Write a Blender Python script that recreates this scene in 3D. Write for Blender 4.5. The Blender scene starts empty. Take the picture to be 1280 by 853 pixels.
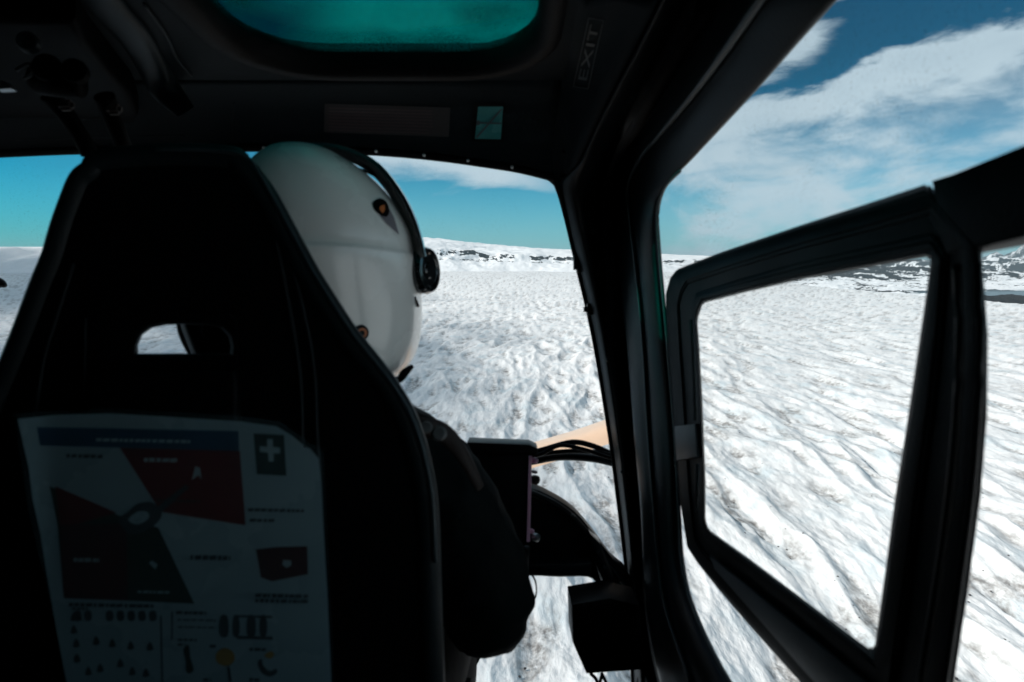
import bpy, bmesh, math, random
import numpy as np
from mathutils import Vector, Matrix
from mathutils.bvhtree import BVHTree
random.seed(7); np.random.seed(7)
R = math.radians
C = bpy.context.scene.collection
F = 853.0
PITCH = math.atan(96.5/F)
ALT = 100.0
HM = Matrix.Translation((0, 0, ALT)) @ Matrix.Rotation(-PITCH, 4, 'X')   # cabin frame -> world (the helicopter flies nose down)

# ---------------------------------------------------------------- helpers
def P(px, py, d):                       # a point of the cabin frame: x right, y forward, z up
    return Vector(((px-640)/F*d, d, (426.5-py)/F*d))
def PZ(px, py, z):
    return P(px, py, z*F/(426.5-py))
def S(px, py, inset=0.0):               # a point on the plane of the right-hand door
    tx = (px-640)/F
    return P(px, py, (.35-inset)/(tx+.091))

def material(name, color, rough=.5, metallic=0, bump=0, bscale=60, var=0, vscale=8, coat=0, spec=.5, sheen=0):
    m = bpy.data.materials.new(name); m.use_nodes = True
    nt = m.node_tree; b = nt.nodes['Principled BSDF']
    b.inputs['Base Color'].default_value = (*color, 1)
    b.inputs['Roughness'].default_value = rough
    b.inputs['Metallic'].default_value = metallic
    b.inputs['Specular IOR Level'].default_value = spec
    b.inputs['Coat Weight'].default_value = coat
    b.inputs['Sheen Weight'].default_value = sheen
    tc = nt.nodes.new('ShaderNodeTexCoord')
    if var:
        n = nt.nodes.new('ShaderNodeTexNoise'); n.inputs['Scale'].default_value = vscale; n.inputs['Detail'].default_value = 6
        nt.links.new(tc.outputs['Object'], n.inputs['Vector'])
        mx = nt.nodes.new('ShaderNodeMix'); mx.data_type = 'RGBA'
        mx.inputs['A'].default_value = (*[c*(1-var) for c in color], 1)
        mx.inputs['B'].default_value = (*[min(1, c*(1+var)) for c in color], 1)
        nt.links.new(n.outputs['Fac'], mx.inputs['Factor']); nt.links.new(mx.outputs['Result'], b.inputs['Base Color'])
        mr = nt.nodes.new('ShaderNodeMapRange'); mr.inputs['To Min'].default_value = max(.03, rough-.12); mr.inputs['To Max'].default_value = min(1, rough+.12)
        nt.links.new(n.outputs['Fac'], mr.inputs['Value']); nt.links.new(mr.outputs['Result'], b.inputs['Roughness'])
    if bump:
        n2 = nt.nodes.new('ShaderNodeTexNoise'); n2.inputs['Scale'].default_value = bscale; n2.inputs['Detail'].default_value = 4
        nt.links.new(tc.outputs['Object'], n2.inputs['Vector'])
        bp = nt.nodes.new('ShaderNodeBump'); bp.inputs['Strength'].default_value = bump; bp.inputs['Distance'].default_value = .002
        nt.links.new(n2.outputs['Fac'], bp.inputs['Height']); nt.links.new(bp.outputs['Normal'], b.inputs['Normal'])
    return m

def glass(name, tint, gloss=.05, dirt=.0, dscale=400, thr=.66, dcol=(.25,.27,.28), dirt2=0):
    m = bpy.data.materials.new(name); m.use_nodes = True
    nt = m.node_tree; nt.nodes.clear(); N = nt.nodes.new; L = nt.links.new
    out = N('ShaderNodeOutputMaterial'); tr = N('ShaderNodeBsdfTransparent'); tr.inputs['Color'].default_value = (*tint, 1)
    gl = N('ShaderNodeBsdfGlossy'); gl.inputs['Roughness'].default_value = .03
    lw = N('ShaderNodeLayerWeight'); lw.inputs['Blend'].default_value = .12
    mu = N('ShaderNodeMath'); mu.operation = 'MULTIPLY'; mu.inputs[1].default_value = gloss*8
    L(lw.outputs['Fresnel'], mu.inputs[0])
    cl = N('ShaderNodeMath'); cl.operation = 'MINIMUM'; cl.inputs[1].default_value = .35; L(mu.outputs[0], cl.inputs[0])
    mx = N('ShaderNodeMixShader'); L(cl.outputs[0], mx.inputs[0]); L(tr.outputs[0], mx.inputs[1]); L(gl.outputs[0], mx.inputs[2])
    last = mx
    if dirt:
        tc = N('ShaderNodeTexCoord')
        n = N('ShaderNodeTexNoise'); n.inputs['Scale'].default_value = dscale; n.inputs['Detail'].default_value = 2
        L(tc.outputs['Object'], n.inputs['Vector'])
        r = N('ShaderNodeMapRange'); r.inputs['From Min'].default_value = thr; r.inputs['From Max'].default_value = thr+.05; r.inputs['To Max'].default_value = dirt
        L(n.outputs['Fac'], r.inputs['Value'])
        n2 = N('ShaderNodeTexNoise'); n2.inputs['Scale'].default_value = 7; L(tc.outputs['Object'], n2.inputs['Vector'])
        r2 = N('ShaderNodeMapRange'); r2.inputs['From Min'].default_value = .42; r2.inputs['From Max'].default_value = .62; r2.inputs['To Max'].default_value = 1
        L(n2.outputs['Fac'], r2.inputs['Value'])
        mm = N('ShaderNodeMath'); mm.operation = 'MULTIPLY'; L(r.outputs[0], mm.inputs[0]); L(r2.outputs[0], mm.inputs[1])
        ad = N('ShaderNodeMath'); ad.operation = 'ADD'; ad.use_clamp = True; L(mm.outputs[0], ad.inputs[0])
        m3 = N('ShaderNodeMath'); m3.operation = 'MULTIPLY'; m3.inputs[1].default_value = dirt2; L(r2.outputs[0], m3.inputs[0]); L(m3.outputs[0], ad.inputs[1])
        df = N('ShaderNodeBsdfDiffuse'); df.inputs['Color'].default_value = (*dcol, 1)
        tl = N('ShaderNodeBsdfTranslucent'); tl.inputs['Color'].default_value = (*dcol, 1)
        ms = N('ShaderNodeMixShader'); L(df.outputs[0], ms.inputs[1]); L(tl.outputs[0], ms.inputs[2])
        m2 = N('ShaderNodeMixShader'); L(ad.outputs[0], m2.inputs[0]); L(mx.outputs[0], m2.inputs[1]); L(ms.outputs[0], m2.inputs[2])
        last = m2
    L(last.outputs[0], out.inputs['Surface'])
    return m

def mesh_obj(name, verts, faces, mats, parent=None, base=None, smooth=False, midx=None, kind=None):
    me = bpy.data.meshes.new(name)
    b = base or Vector((0, 0, 0))
    me.from_pydata([tuple(Vector(v)-b) for v in verts], [], faces)
    if not isinstance(mats, (list, tuple)): mats = [mats]
    for m in mats: me.materials.append(m)
    if midx: me.polygons.foreach_set('material_index', midx)
    if smooth: me.polygons.foreach_set('use_smooth', [True]*len(me.polygons))
    me.update()
    o = bpy.data.objects.new(name, me); C.objects.link(o)
    if parent: o.parent = parent
    return o

class MB:
    """collects shapes of the cabin frame, builds ONE mesh object"""
    def __init__(s): s.bm = bmesh.new(); s.mi = 0; s.sharp = []
    def _m(s, fs, smooth=False):
        for f in fs: f.material_index = s.mi; f.smooth = smooth
    def prism(s, pts, vec, bevel=0, seg=2, hole=None, smooth=False):
        bm = bmesh.new(); vec = Vector(vec)
        vs = [bm.verts.new(p) for p in pts]
        if hole:
            hs = [bm.verts.new(p) for p in hole]
            es = [bm.edges.new((vs[i], vs[(i+1) % len(vs)])) for i in range(len(vs))]
            es += [bm.edges.new((hs[i], hs[(i+1) % len(hs)])) for i in range(len(hs))]
            r = bmesh.ops.triangle_fill(bm, edges=es, use_beauty=True)
            fs = [g for g in r['geom'] if isinstance(g, bmesh.types.BMFace)]
            bmesh.ops.dissolve_limit(bm, angle_limit=.001, verts=bm.verts, edges=[e for e in bm.edges if not e.is_boundary])
            fs = list(bm.faces)
        else:
            fs = [bm.faces.new(vs)]
        r = bmesh.ops.extrude_face_region(bm, geom=fs)
        nv = [g for g in r['geom'] if isinstance(g, bmesh.types.BMVert)]
        bmesh.ops.translate(bm, verts=nv, vec=vec)
        bmesh.ops.recalc_face_normals(bm, faces=bm.faces)
        if bevel:
            ed = [e for e in bm.edges if len(e.link_faces) == 2 and e.calc_face_angle(0) > .6 and
                  abs((e.verts[0].co-e.verts[1].co).normalized().dot(vec.normalized())) < .5]
            bmesh.ops.bevel(bm, geom=ed, offset=bevel, segments=seg, affect='EDGES', profile=.6, clamp_overlap=True)
        s._add(bm, smooth)
    def _add(s, bm, smooth=False):
        for f in bm.faces: f.material_index = s.mi; f.smooth = smooth
        me = bpy.data.meshes.new('tmp'); bm.to_mesh(me); bm.free(); s.bm.from_mesh(me); bpy.data.meshes.remove(me)
    def tube(s, pts, r, n=8, flat=1.0, up=Vector((0, 0, 1)), cap=True, smoothpath=True):
        pts = [Vector(p) for p in pts]
        rs = r if isinstance(r, (list, tuple)) else [r]*len(pts)
        if smoothpath and len(pts) > 2: pts, rs = catmull(pts, rs, 5)
        bm = bmesh.new(); rings = []
        for i, p in enumerate(pts):
            t = (pts[min(i+1, len(pts)-1)]-pts[max(i-1, 0)]).normalized()
            a = t.cross(up)
            if a.length < .05: a = t.cross(Vector((1, 0, 0)))
            a.normalize(); b = a.cross(t).normalized()
            rings.append([bm.verts.new(p+a*math.cos(k*2*math.pi/n)*rs[i]*flat+b*math.sin(k*2*math.pi/n)*rs[i]) for k in range(n)])
        for i in range(len(rings)-1):
            for k in range(n):
                bm.faces.new((rings[i][k], rings[i][(k+1) % n], rings[i+1][(k+1) % n], rings[i+1][k]))
        if cap:
            bm.faces.new(rings[0][::-1]); bm.faces.new(rings[-1])
        bmesh.ops.recalc_face_normals(bm, faces=bm.faces)
        s._add(bm, True)
    def box(s, c, size, rot=None, bevel=.003):
        bm = bmesh.new(); bmesh.ops.create_cube(bm, size=1)
        bmesh.ops.scale(bm, vec=size, verts=bm.verts)
        if bevel: bmesh.ops.bevel(bm, geom=list(bm.edges), offset=bevel, segments=2, affect='EDGES')
        if rot: bmesh.ops.transform(bm, matrix=rot.to_4x4(), verts=bm.verts)
        bmesh.ops.translate(bm, vec=Vector(c), verts=bm.verts)
        s._add(bm)
    def lathe(s, c, axis, prof, n=28):     # prof: (distance along the axis, radius)
        axis = Vector(axis).normalized(); a = axis.orthogonal().normalized(); b = axis.cross(a)
        bm = bmesh.new(); rings = []
        for t, r in prof:
            rings.append([bm.verts.new(Vector(c)+axis*t+(a*math.cos(k*2*math.pi/n)+b*math.sin(k*2*math.pi/n))*max(r, 1e-5)) for k in range(n)])
        for i in range(len(rings)-1):
            for k in range(n): bm.faces.new((rings[i][k], rings[i][(k+1) % n], rings[i+1][(k+1) % n], rings[i+1][k]))
        bm.faces.new(rings[0][::-1]); bm.faces.new(rings[-1])
        bmesh.ops.recalc_face_normals(bm, faces=bm.faces)
        s._add(bm)
        return
    def loft(s, rows, thick=None, sub=4, closed=False, smooth=True, off=None):
        """rows: stations, each a list of points; interpolated smoothly both ways; thick: vector of the back face"""
        rows = [[Vector(p) for p in r] for r in rows]
        if sub > 1:
            cols = list(zip(*rows)); cols = [catmull(list(c), None, sub)[0] for c in cols]
            rows = list(zip(*cols)); rows = [catmull(list(r)+([r[0]] if closed else []), None, sub)[0][:(-1 if closed else None)] for r in rows]
        bm = bmesh.new(); V = [[bm.verts.new(p) for p in r] for r in rows]
        nc = len(rows[0])
        for i in range(len(V)-1):
            for k in range(nc if closed else nc-1):
                bm.faces.new((V[i][k], V[i][(k+1) % nc], V[i+1][(k+1) % nc], V[i+1][k]))
        if thick is not None:
            r = bmesh.ops.extrude_face_region(bm, geom=list(bm.faces))
            nv = [g for g in r['geom'] if isinstance(g, bmesh.types.BMVert)]
            bmesh.ops.translate(bm, verts=nv, vec=Vector(thick))
        bmesh.ops.recalc_face_normals(bm, faces=bm.faces)
        s._add(bm, smooth)
    def poly(s, pts):
        bm = bmesh.new(); bm.faces.new([bm.verts.new(p) for p in pts]); s._add(bm)
    def build(s, name, mats, parent=None, base=None, autosmooth=None):
        if not isinstance(mats, (list, tuple)): mats = [mats]
        me = bpy.data.meshes.new(name)
        if base is None: base = BASE.get(root_of(parent).name, Vector()) if parent else Vector()
        bmesh.ops.translate(s.bm, verts=s.bm.verts, vec=-base)
        s.bm.to_mesh(me)
        for m in mats: me.materials.append(m)
        if autosmooth:
            me.polygons.foreach_set('use_smooth', [True]*len(me.polygons)); me.update()
            me.set_sharp_from_angle(angle=R(autosmooth))
        o = bpy.data.objects.new(name, me); C.objects.link(o)
        if parent: o.parent = parent
        s.bm.free()
        return o

BASE = {}
def root_of(o):
    while o.parent: o = o.parent
    return o
def catmull(pts, rs, n):
    P0 = pts; out = []; ro = []
    L_ = len(P0)
    for i in range(L_-1):
        a = P0[max(i-1, 0)]; b = P0[i]; c = P0[i+1]; d = P0[min(i+2, L_-1)]
        for k in range(n):
            t = k/n
            out.append(.5*((2*b)+(c-a)*t+(2*a-5*b+4*c-d)*t*t+(3*b-a-3*c+d)*t*t*t))
            if rs is not None: ro.append(rs[i]*(1-t)+rs[i+1]*t)
    out.append(P0[-1].copy())
    if rs is not None: ro.append(rs[-1])
    return out, ro
def smooth2(pts, n=4, closed=True):
    pts = [Vector((*p, 0)) for p in pts]
    if closed:
        q = [pts[-1]]+pts+[pts[0], pts[1]]
        o, _ = catmull(q, None, n); o = o[n:-n-1]
        return [(v.x, v.y) for v in o]
    o, _ = catmull(pts, None, n); return [(v.x, v.y) for v in o]
def thing(name, label, cat, base, group=None):
    o = bpy.data.objects.new(name, None); C.objects.link(o); o.empty_display_size = .1
    base = Vector(base); BASE[o.name] = base
    o.matrix_world = HM @ Matrix.Translation(base)
    o['label'] = label; o['category'] = cat
    if group: o['group'] = group
    return o
def bvh_of(objs):
    vs = []; fs = []
    for o in objs:
        b = BASE.get(root_of(o).name, Vector()); n = len(vs)
        vs += [v.co+b for v in o.data.vertices]
        fs += [[n+i for i in p.vertices] for p in o.data.polygons]
    return BVHTree.FromPolygons(vs, fs)
def hit(bvh, px, py, lift=.0012):
    d = P(px, py, 1).normalized()
    loc, nor, i, dist = bvh.ray_cast(Vector((0, 0, 0)), d)
    if loc is None: return None
    if nor.dot(d) > 0: nor = -nor
    return loc+nor*lift

# ---------------------------------------------------------------- materials
M = {}
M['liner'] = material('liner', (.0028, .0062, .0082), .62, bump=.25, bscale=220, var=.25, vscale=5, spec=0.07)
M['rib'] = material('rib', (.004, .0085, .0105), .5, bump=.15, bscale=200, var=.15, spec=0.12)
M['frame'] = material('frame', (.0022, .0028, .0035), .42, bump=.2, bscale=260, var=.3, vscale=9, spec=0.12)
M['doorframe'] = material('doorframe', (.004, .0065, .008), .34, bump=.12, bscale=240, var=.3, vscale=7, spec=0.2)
M['rubber'] = material('rubber', (.0015, .0015, .0018), .6, bump=.2, bscale=150, spec=0.08)
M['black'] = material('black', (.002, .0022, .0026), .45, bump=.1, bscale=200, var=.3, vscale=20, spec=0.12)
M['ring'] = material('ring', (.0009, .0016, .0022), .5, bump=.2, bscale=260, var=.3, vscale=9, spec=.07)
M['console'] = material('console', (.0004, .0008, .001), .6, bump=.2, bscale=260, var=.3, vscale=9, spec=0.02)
M['seal'] = material('seal', (.09, .1, .1), .6, bump=.8, bscale=300, var=.6, vscale=160)
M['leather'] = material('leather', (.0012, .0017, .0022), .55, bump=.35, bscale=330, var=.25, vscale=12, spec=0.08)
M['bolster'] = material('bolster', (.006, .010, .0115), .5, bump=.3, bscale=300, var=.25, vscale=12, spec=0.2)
M['piping'] = material('piping', (.012, .016, .018), .5, spec=0.2)
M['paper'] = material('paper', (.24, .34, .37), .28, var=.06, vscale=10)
M['helmet'] = material('helmet', (.80, .80, .77), .27, var=.07, vscale=14, coat=.5)
M['gloss_black'] = material('gloss_black', (.008, .009, .01), .12, coat=.6)
M['grey'] = material('grey', (.02, .024, .028), .4, spec=0.3)
M['metal'] = material('metal', (.35, .37, .38), .35, metallic=1)
M['orange'] = material('orange', (.55, .16, .05), .4)
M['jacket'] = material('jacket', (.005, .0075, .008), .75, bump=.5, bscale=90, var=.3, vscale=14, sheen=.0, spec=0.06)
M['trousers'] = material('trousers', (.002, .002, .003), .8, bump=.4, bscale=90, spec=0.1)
M['skin'] = material('skin', (.5, .31, .23), .5, bump=.1)
M['hair'] = material('hair', (.05, .03, .02), .6)
M['strap'] = material('strap', (.016, .007, .005), .7, bump=.6, bscale=500)
M['pad'] = material('pad', (.09, .09, .09), .6)
M['pink'] = material('pink', (.85, .45, .62), .4)
M['peach'] = material('peach', (.76, .55, .40), .42, var=.05, vscale=30, coat=.2, spec=0.5)
M['placard'] = material('placard', (.005, .0025, .003), .5)
M['placard_text'] = material('placard_text', (.032, .014, .017), .5)
M['red'] = material('red', (.10, .006, .008), .4)
M['dark_red'] = material('dark_red', (.05, .008, .01), .4)
M['olive'] = material('olive', (.018, .03, .024), .4)
M['blue'] = material('blue', (.01, .05, .10), .4)
M['ink'] = material('ink', (.045, .06, .068), .5, spec=0.3)
M['green'] = material('green', (.012, .03, .028), .4)
M['amber'] = material('amber', (.3, .19, .05), .4)
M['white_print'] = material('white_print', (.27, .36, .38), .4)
M['teal_label'] = material('teal_label', (.035, .19, .19), .25, var=.2, vscale=30)
M['glass'] = glass('glass', (.985, .99, .99), .006, dirt=.2, dscale=420, thr=.64, dcol=(.1, .12, .13))
M['door_glass'] = glass('door_glass', (.99, .995, .995), .006, dirt=.24, dscale=380, thr=.64, dcol=(.12, .14, .15))
M['clear'] = glass('clear', (.992, .995, .995), .005)
M['tint'] = glass('tint', (.0, .46, .42), .01, dirt=.5, dscale=330, thr=.47, dcol=(.0, .10, .11), dirt2=.2)

# ---------------------------------------------------------------- THE HELICOPTER CABIN
heli = thing('helicopter', 'dark helicopter cabin flying over the glacier, seen from its rear seat', 'helicopter', (-.3, .3, -.85))
RZ = .43                       # height of the roof lining above the camera
# skylight opening in plan
def rrect(x0, x1, y0, y1, r, n=7):
    o = []
    for cx, cy, a0 in ((x1-r, y1-r, 0), (x0+r, y1-r, 90), (x0+r, y0+r, 180), (x1-r, y0+r, 270)):
        for k in range(n+1):
            a = R(a0+90*k/n); o.append((cx+r*math.cos(a), cy+r*math.sin(a)))
    return o
XM = .085
b = MB()
hole = rrect(-.425, .062, .30, 1.085, .15)
b.prism([(x, y, RZ) for x, y in ((-1.22, -.95), (XM, -.95), (XM, 1.125), (-1.22, 1.125))], (0, 0, .03), hole=[(x, y, RZ) for x, y in hole])
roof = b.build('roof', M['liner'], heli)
# header between roof and windscreen
W_TOP = [(-190, 206), (-90, 200), (0, 195.5), (80, 192), (150, 190.5), (220, 189), (300, 188), (380, 189), (470, 193), (540, 199), (600, 207), (650, 215), (694, 226)]
DW = 1.25
b = MB(); rows = []
for px, py in W_TOP:
    e = P(px, py, DW); t = Vector((max(min(e.x*1.0, XM), -1.22), 1.125, RZ))
    m1 = t*.66+e*.34+Vector((0, .018, .012)); m2 = t*.33+e*.67+Vector((0, .018, .008))
    rows.append([t, m1, m2, e])
b.loft(rows, thick=(0, .02, .03), sub=3)
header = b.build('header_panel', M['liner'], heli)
# cove from the roof lining to the door pillar
C1 = [(860, -90, .72), (821, 0, .84), (798, 50, .92), (765, 112, 1.02), (737, 169, 1.12), (725, 197, 1.17), (717, 222, 1.225)]
A_ = [(XM, .70, RZ), (XM, .86, RZ), (XM, .95, RZ), (XM, 1.04, RZ), (XM, 1.125, RZ-.001), (.083, 1.19, .385), (.079, 1.25, .2945)]
c1 = [P(*c) for c in C1]
rows = [[Vector((XM-.03, -.95, RZ+.02)), Vector((XM, -.95, RZ)), Vector((.2, -.95, RZ+.01)), Vector((.33, -.95, RZ)), Vector((.36, -.95, RZ+.03))]]
for a, c in zip(A_, c1):
    a = Vector(a); rows.append([a+Vector((-.03, .02, .022)), a, (a+c)/2+Vector((0, 0, .010)), c, c+Vector((.03, .05, .03))])
b = MB(); b.loft(rows, thick=(.0, .012, .025), sub=4)
b.tube([P(715, 92, 1.16), P(706, 150, 1.24), P(700, 200, 1.29), P(706, 216, 1.29), P(722, 226, 1.30)], [.03, .03, .028, .022, .02])
cove = b.build('roof_cove', M['liner'], heli)
# windscreen pillar (body side): C0, C1, C2
PIL = [  # C0, C1, C2  (px, py, depth)
 ((870, -92, .735), (878, -92, .70), (905, -92, .76)),
 ((826, 0, .85), (833, 0, .83), (868, 0, .90)),
 ((802, 50, .93), (808, 50, .91), (842, 53, .99)),
 ((768, 112, 1.03), (775, 112, 1.01), (806, 113, 1.09)),
 ((739, 169, 1.13), (747, 169, 1.11), (772, 168, 1.20)),
 ((725, 200, 1.18), (735, 199, 1.16), (757, 200, 1.25)),
 ((700, 232, 1.25), (724, 230, 1.22), (746, 235, 1.31)),
 ((707, 266, 1.29), (725, 264, 1.25), (745, 266, 1.34)),
 ((719, 318, 1.33), (735, 318, 1.27), (751, 320, 1.36)),
 ((743, 420, 1.36), (755, 420, 1.28), (766, 420, 1.38)),
 ((764, 548, 1.38), (774, 548, 1.28), (783, 550, 1.39)),
 ((776, 640, 1.38), (785, 640, 1.28), (792, 640, 1.39)),
 ((783, 700, 1.38), (791, 700, 1.27), (797, 705, 1.38)),
 ((788, 760, 1.37), (797, 760, 1.26), (803, 763, 1.36)),
 ((792, 853, 1.36), (804, 853, 1.24), (818, 853, 1.33)),
 ((795, 960, 1.35), (812, 960, 1.22), (835, 930, 1.30)),
]
b = MB()
rows = [[P(*c) for c in r] for r in PIL]
rows = [[r[0]+Vector((.002, .05, .004)), r[0], r[1], r[2], r[2]+Vector((.01, .05, .0))] for r in rows]
rows = [[Vector((.325, -.95, .46)), Vector((.33, -.95, .44)), Vector((.335, -.95, .43)), Vector((.37, -.95, .45)), Vector((.38, -.95, .47))], [Vector((.245, .1, .47)), Vector((.25, .1, .455)), Vector((.262, .1, .445)), Vector((.30, .1, .455)), Vector((.31, .1, .475))]]+rows
b.loft(rows, sub=4)
for px, py in ((724, 325), (737, 387)):
    b.box(P(px, py, 1.33), (.022, .03, .05 if py < 350 else .022), bevel=.006)
pillar = b.build('windscreen_pillar', M['frame'], heli)
for k, (px, py) in enumerate(((737, 290), (757, 450), (775, 590), (792, 720))):
    b2 = MB(); b2.lathe(P(px+3, py, 1.268), (0, -1, 0), [(0, .004), (.002, .0036), (.003, .001)], n=10); b2.build('rivet', M['frame'], pillar)
# rubber seal along the windscreen edge, with bolt heads
b = MB()
b.tube([P(px, py-3, DW-.004) for px, py in W_TOP], .0075, flat=.8)
b.tube([P(684, 218, 1.27), P(696, 228, 1.275), P(704, 240, 1.28)], .009)
b.tube([P(680, 216, 1.252), P(691, 224, 1.252), P(698, 238, 1.256), P(706, 266, 1.29), P(718.5, 318, 1.33), P(742, 420, 1.36), P(763, 548, 1.38), P(775, 640, 1.38), P(782, 700, 1.38), P(788, 760, 1.37), P(792, 853, 1.36), P(794, 950, 1.35)], .005)
seal = b.build('windscreen_seal', M['rubber'], heli)
for px, py in ((330, 184.5), (405, 186), (470, 189), (530, 194), (585, 200.5), (640, 209)):
    b = MB(); b.lathe(P(px, py, DW-.014), (0, -1, 0), [(0, .0032), (.002, .003), (.003, .0015)], n=10); b.build('bolt', M['metal'], seal)
# door: frame round the opening (C3, C4, C5)
DR = [
 ((948, -115), (1010, -115), (1140, -115)), ((902, 0), (950, 0), (1043, 0)), ((868, 56), (911, 56), (993, 56)), ((833, 112), (870, 112), (944, 112)),
 ((797, 169), (824, 169), (893, 167)), ((778, 195), (800, 195), (862, 200)), ((764, 235), (784, 232), (829, 236)), ((763, 264), (785, 264), (820, 266)),
 ((769, 320), (792, 323), (822, 320)), ((782, 420), (802, 420), (831, 420)), ((793, 550), (810, 550), (842, 550)), ((801, 640), (817, 640), (847, 640)),
 ((804, 710), (823, 710), (852, 705)), ((808, 765), (832, 765), (866, 762)), ((825, 853), (862, 853), (911, 853)), ((860, 960), (915, 950), (980, 930)), ((930, 1060), (990, 1050), (1080, 1020))]
rows = []
for k, (p3, p4, p5) in enumerate(DR):
    top = max(0, min(1, (235-p3[1])/235))
    i3 = .03*(1-top)+.028*top
    a3 = S(*p3, i3); a4 = S(*p4, .022+.010*top); a5 = S(*p5, .0)
    mid = a4*.45+a5*.55+Vector((-.006, -.004, 0))
    rows.append([a3+Vector((.012, .045, .01)), a3, a3*.5+a4*.5+Vector((-.002, -.006, 0)), a4, mid, a5, a5*1.03])
rear = [Vector((.385, -.95, .44)), Vector((.38, -.95, .42)), Vector((.39, -.95, .395)), Vector((.40, -.95, .37)), Vector((.42, -.95, .35)), Vector((.435, -.95, .325)), Vector((.46, -.95, .33))]
rows = [rear, [Vector((.30, .1, .43)), Vector((.285, .1, .415)), Vector((.30, .1, .39)), Vector((.312, .1, .365)), Vector((.33, .1, .345)), Vector((.341, .1, .325)), Vector((.355, .1, .335))]]+rows
door_empty = bpy.data.objects.new('door', None); C.objects.link(door_empty); door_empty.parent = heli
b = MB(); b.loft(rows, sub=4)
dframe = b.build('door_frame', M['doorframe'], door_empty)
# jamb that closes the joint between pillar and door
b = MB(); rows = [[Vector((.33, -.95, .46)), Vector((.36, -.95, .455)), Vector((.40, -.95, .45)), Vector((.43, -.95, .43))]]
for p, q in zip([(r[1], r[2]) for r in PIL], DR[:len(PIL)]):
    (x1, y1, d1), (x2, y2, d2) = p
    rows.append([P(x1+1, y1, d1+.05), P(x2, y2, d2+.03), S(*q[0], -.0) if q[0][1] > 150 else P(*q[0], d2+.03), S(*q[1], -.01)])
b.loft(rows, sub=3); b.build('door_jamb', M['rubber'], heli)
# mottled weather strip seen edge-on along the opening
b = MB()
b.tube([S(850, 214, .002), S(831, 235, .002), S(822.5, 266, .002), S(825, 320, .002), S(833.5, 420, .002), S(844, 550, .002), S(849, 640, .002), S(854, 705, .002), S(868, 762, .002), S(913, 853, .002), S(982, 930, .002)], .0028, n=6)
b.build('weather_strip', M['seal'], door_empty)
# upper fixed pane of the whole opening
def pane(name, pts, m, parent, thick=(.004, 0, 0)):
    b = MB(); b.prism(pts, thick); return b.build(name, m, parent)
pane('window_pane', [S(1095, -60, -.012), S(1043, -4, -.012), S(880, 172, -.012), S(818, 230, -.012), S(815, 280, -.012), S(828, 420, -.012), S(845, 680, -.012), S(860, 780, -.012), S(960, 930, -.012), S(1080, 1030, -.012),
     Vector((.405, -.5, -.42)), Vector((.405, -.5, .33))], M['door_glass'], door_empty)
# sliding window frame: matched outer / inner points
RING = [((838, 347), (873, 394)), ((846, 337), (879, 379)), ((900, 316), (930, 366)), ((1000, 282), (1000, 350)), ((1080, 256), (1090, 334)), ((1160, 229.5), (1163, 321)),
        ((1226, 300), (1163, 330)), ((1235, 420), (1150, 420)), ((1234, 520), (1135, 520)), ((1226, 620), (1119, 620)), ((1210, 740), (1103, 740)), ((1193, 850), (1093, 810)),
        ((1168, 1095), (1089, 813)), ((1105, 975), (1068, 798)), ((1000, 853), (1000, 746)), ((940, 786), (940, 701)), ((899, 738), (901, 673)), ((872, 704), (886, 662)), ((859, 684), (882, 650)),
        ((849, 620), (882, 600)), ((840, 500), (878, 500)), ((834, 420), (874, 430)), ((832, 368), (872, 404))]
b = MB(); rows = []
for o_, i_ in RING:
    lerp = lambda t: (o_[0]*(1-t)+i_[0]*t, o_[1]*(1-t)+i_[1]*t)
    rows.append([S(*o_, -.008), S(*o_, .006), S(*lerp(.10), .012), S(*lerp(.36), .013), S(*lerp(.40), .010), S(*lerp(.72), .010), S(*lerp(.76), .013), S(*lerp(.93), .013), S(*i_, .006), S(*i_, -.008)])
cols = list(zip(*rows))
cl = []
bm = bmesh.new(); V = [[bm.verts.new(p) for p in r] for r in rows]
nr, nc = len(V), len(V[0])
for i in range(nr):
    for k in range(nc):
        bm.faces.new((V[i][k], V[i][(k+1) % nc], V[(i+1) % nr][(k+1) % nc], V[(i+1) % nr][k]))
bmesh.ops.recalc_face_normals(bm, faces=bm.faces)
bmesh.ops.bevel(bm, geom=[e for e in bm.edges if e.calc_face_angle(0) > .4], offset=.002, segments=2, affect='EDGES')
b._add(bm)
wframe = b.build('sliding_window_frame', M['ring'], door_empty, autosmooth=35)
pane('sliding_pane', [S(*p, .002) for p in [(870, 376), (1170, 315), (1152, 420), (1121, 620), (1095, 822), (878, 660)]], M['clear'], door_empty, (.003, 0, 0))
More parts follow.
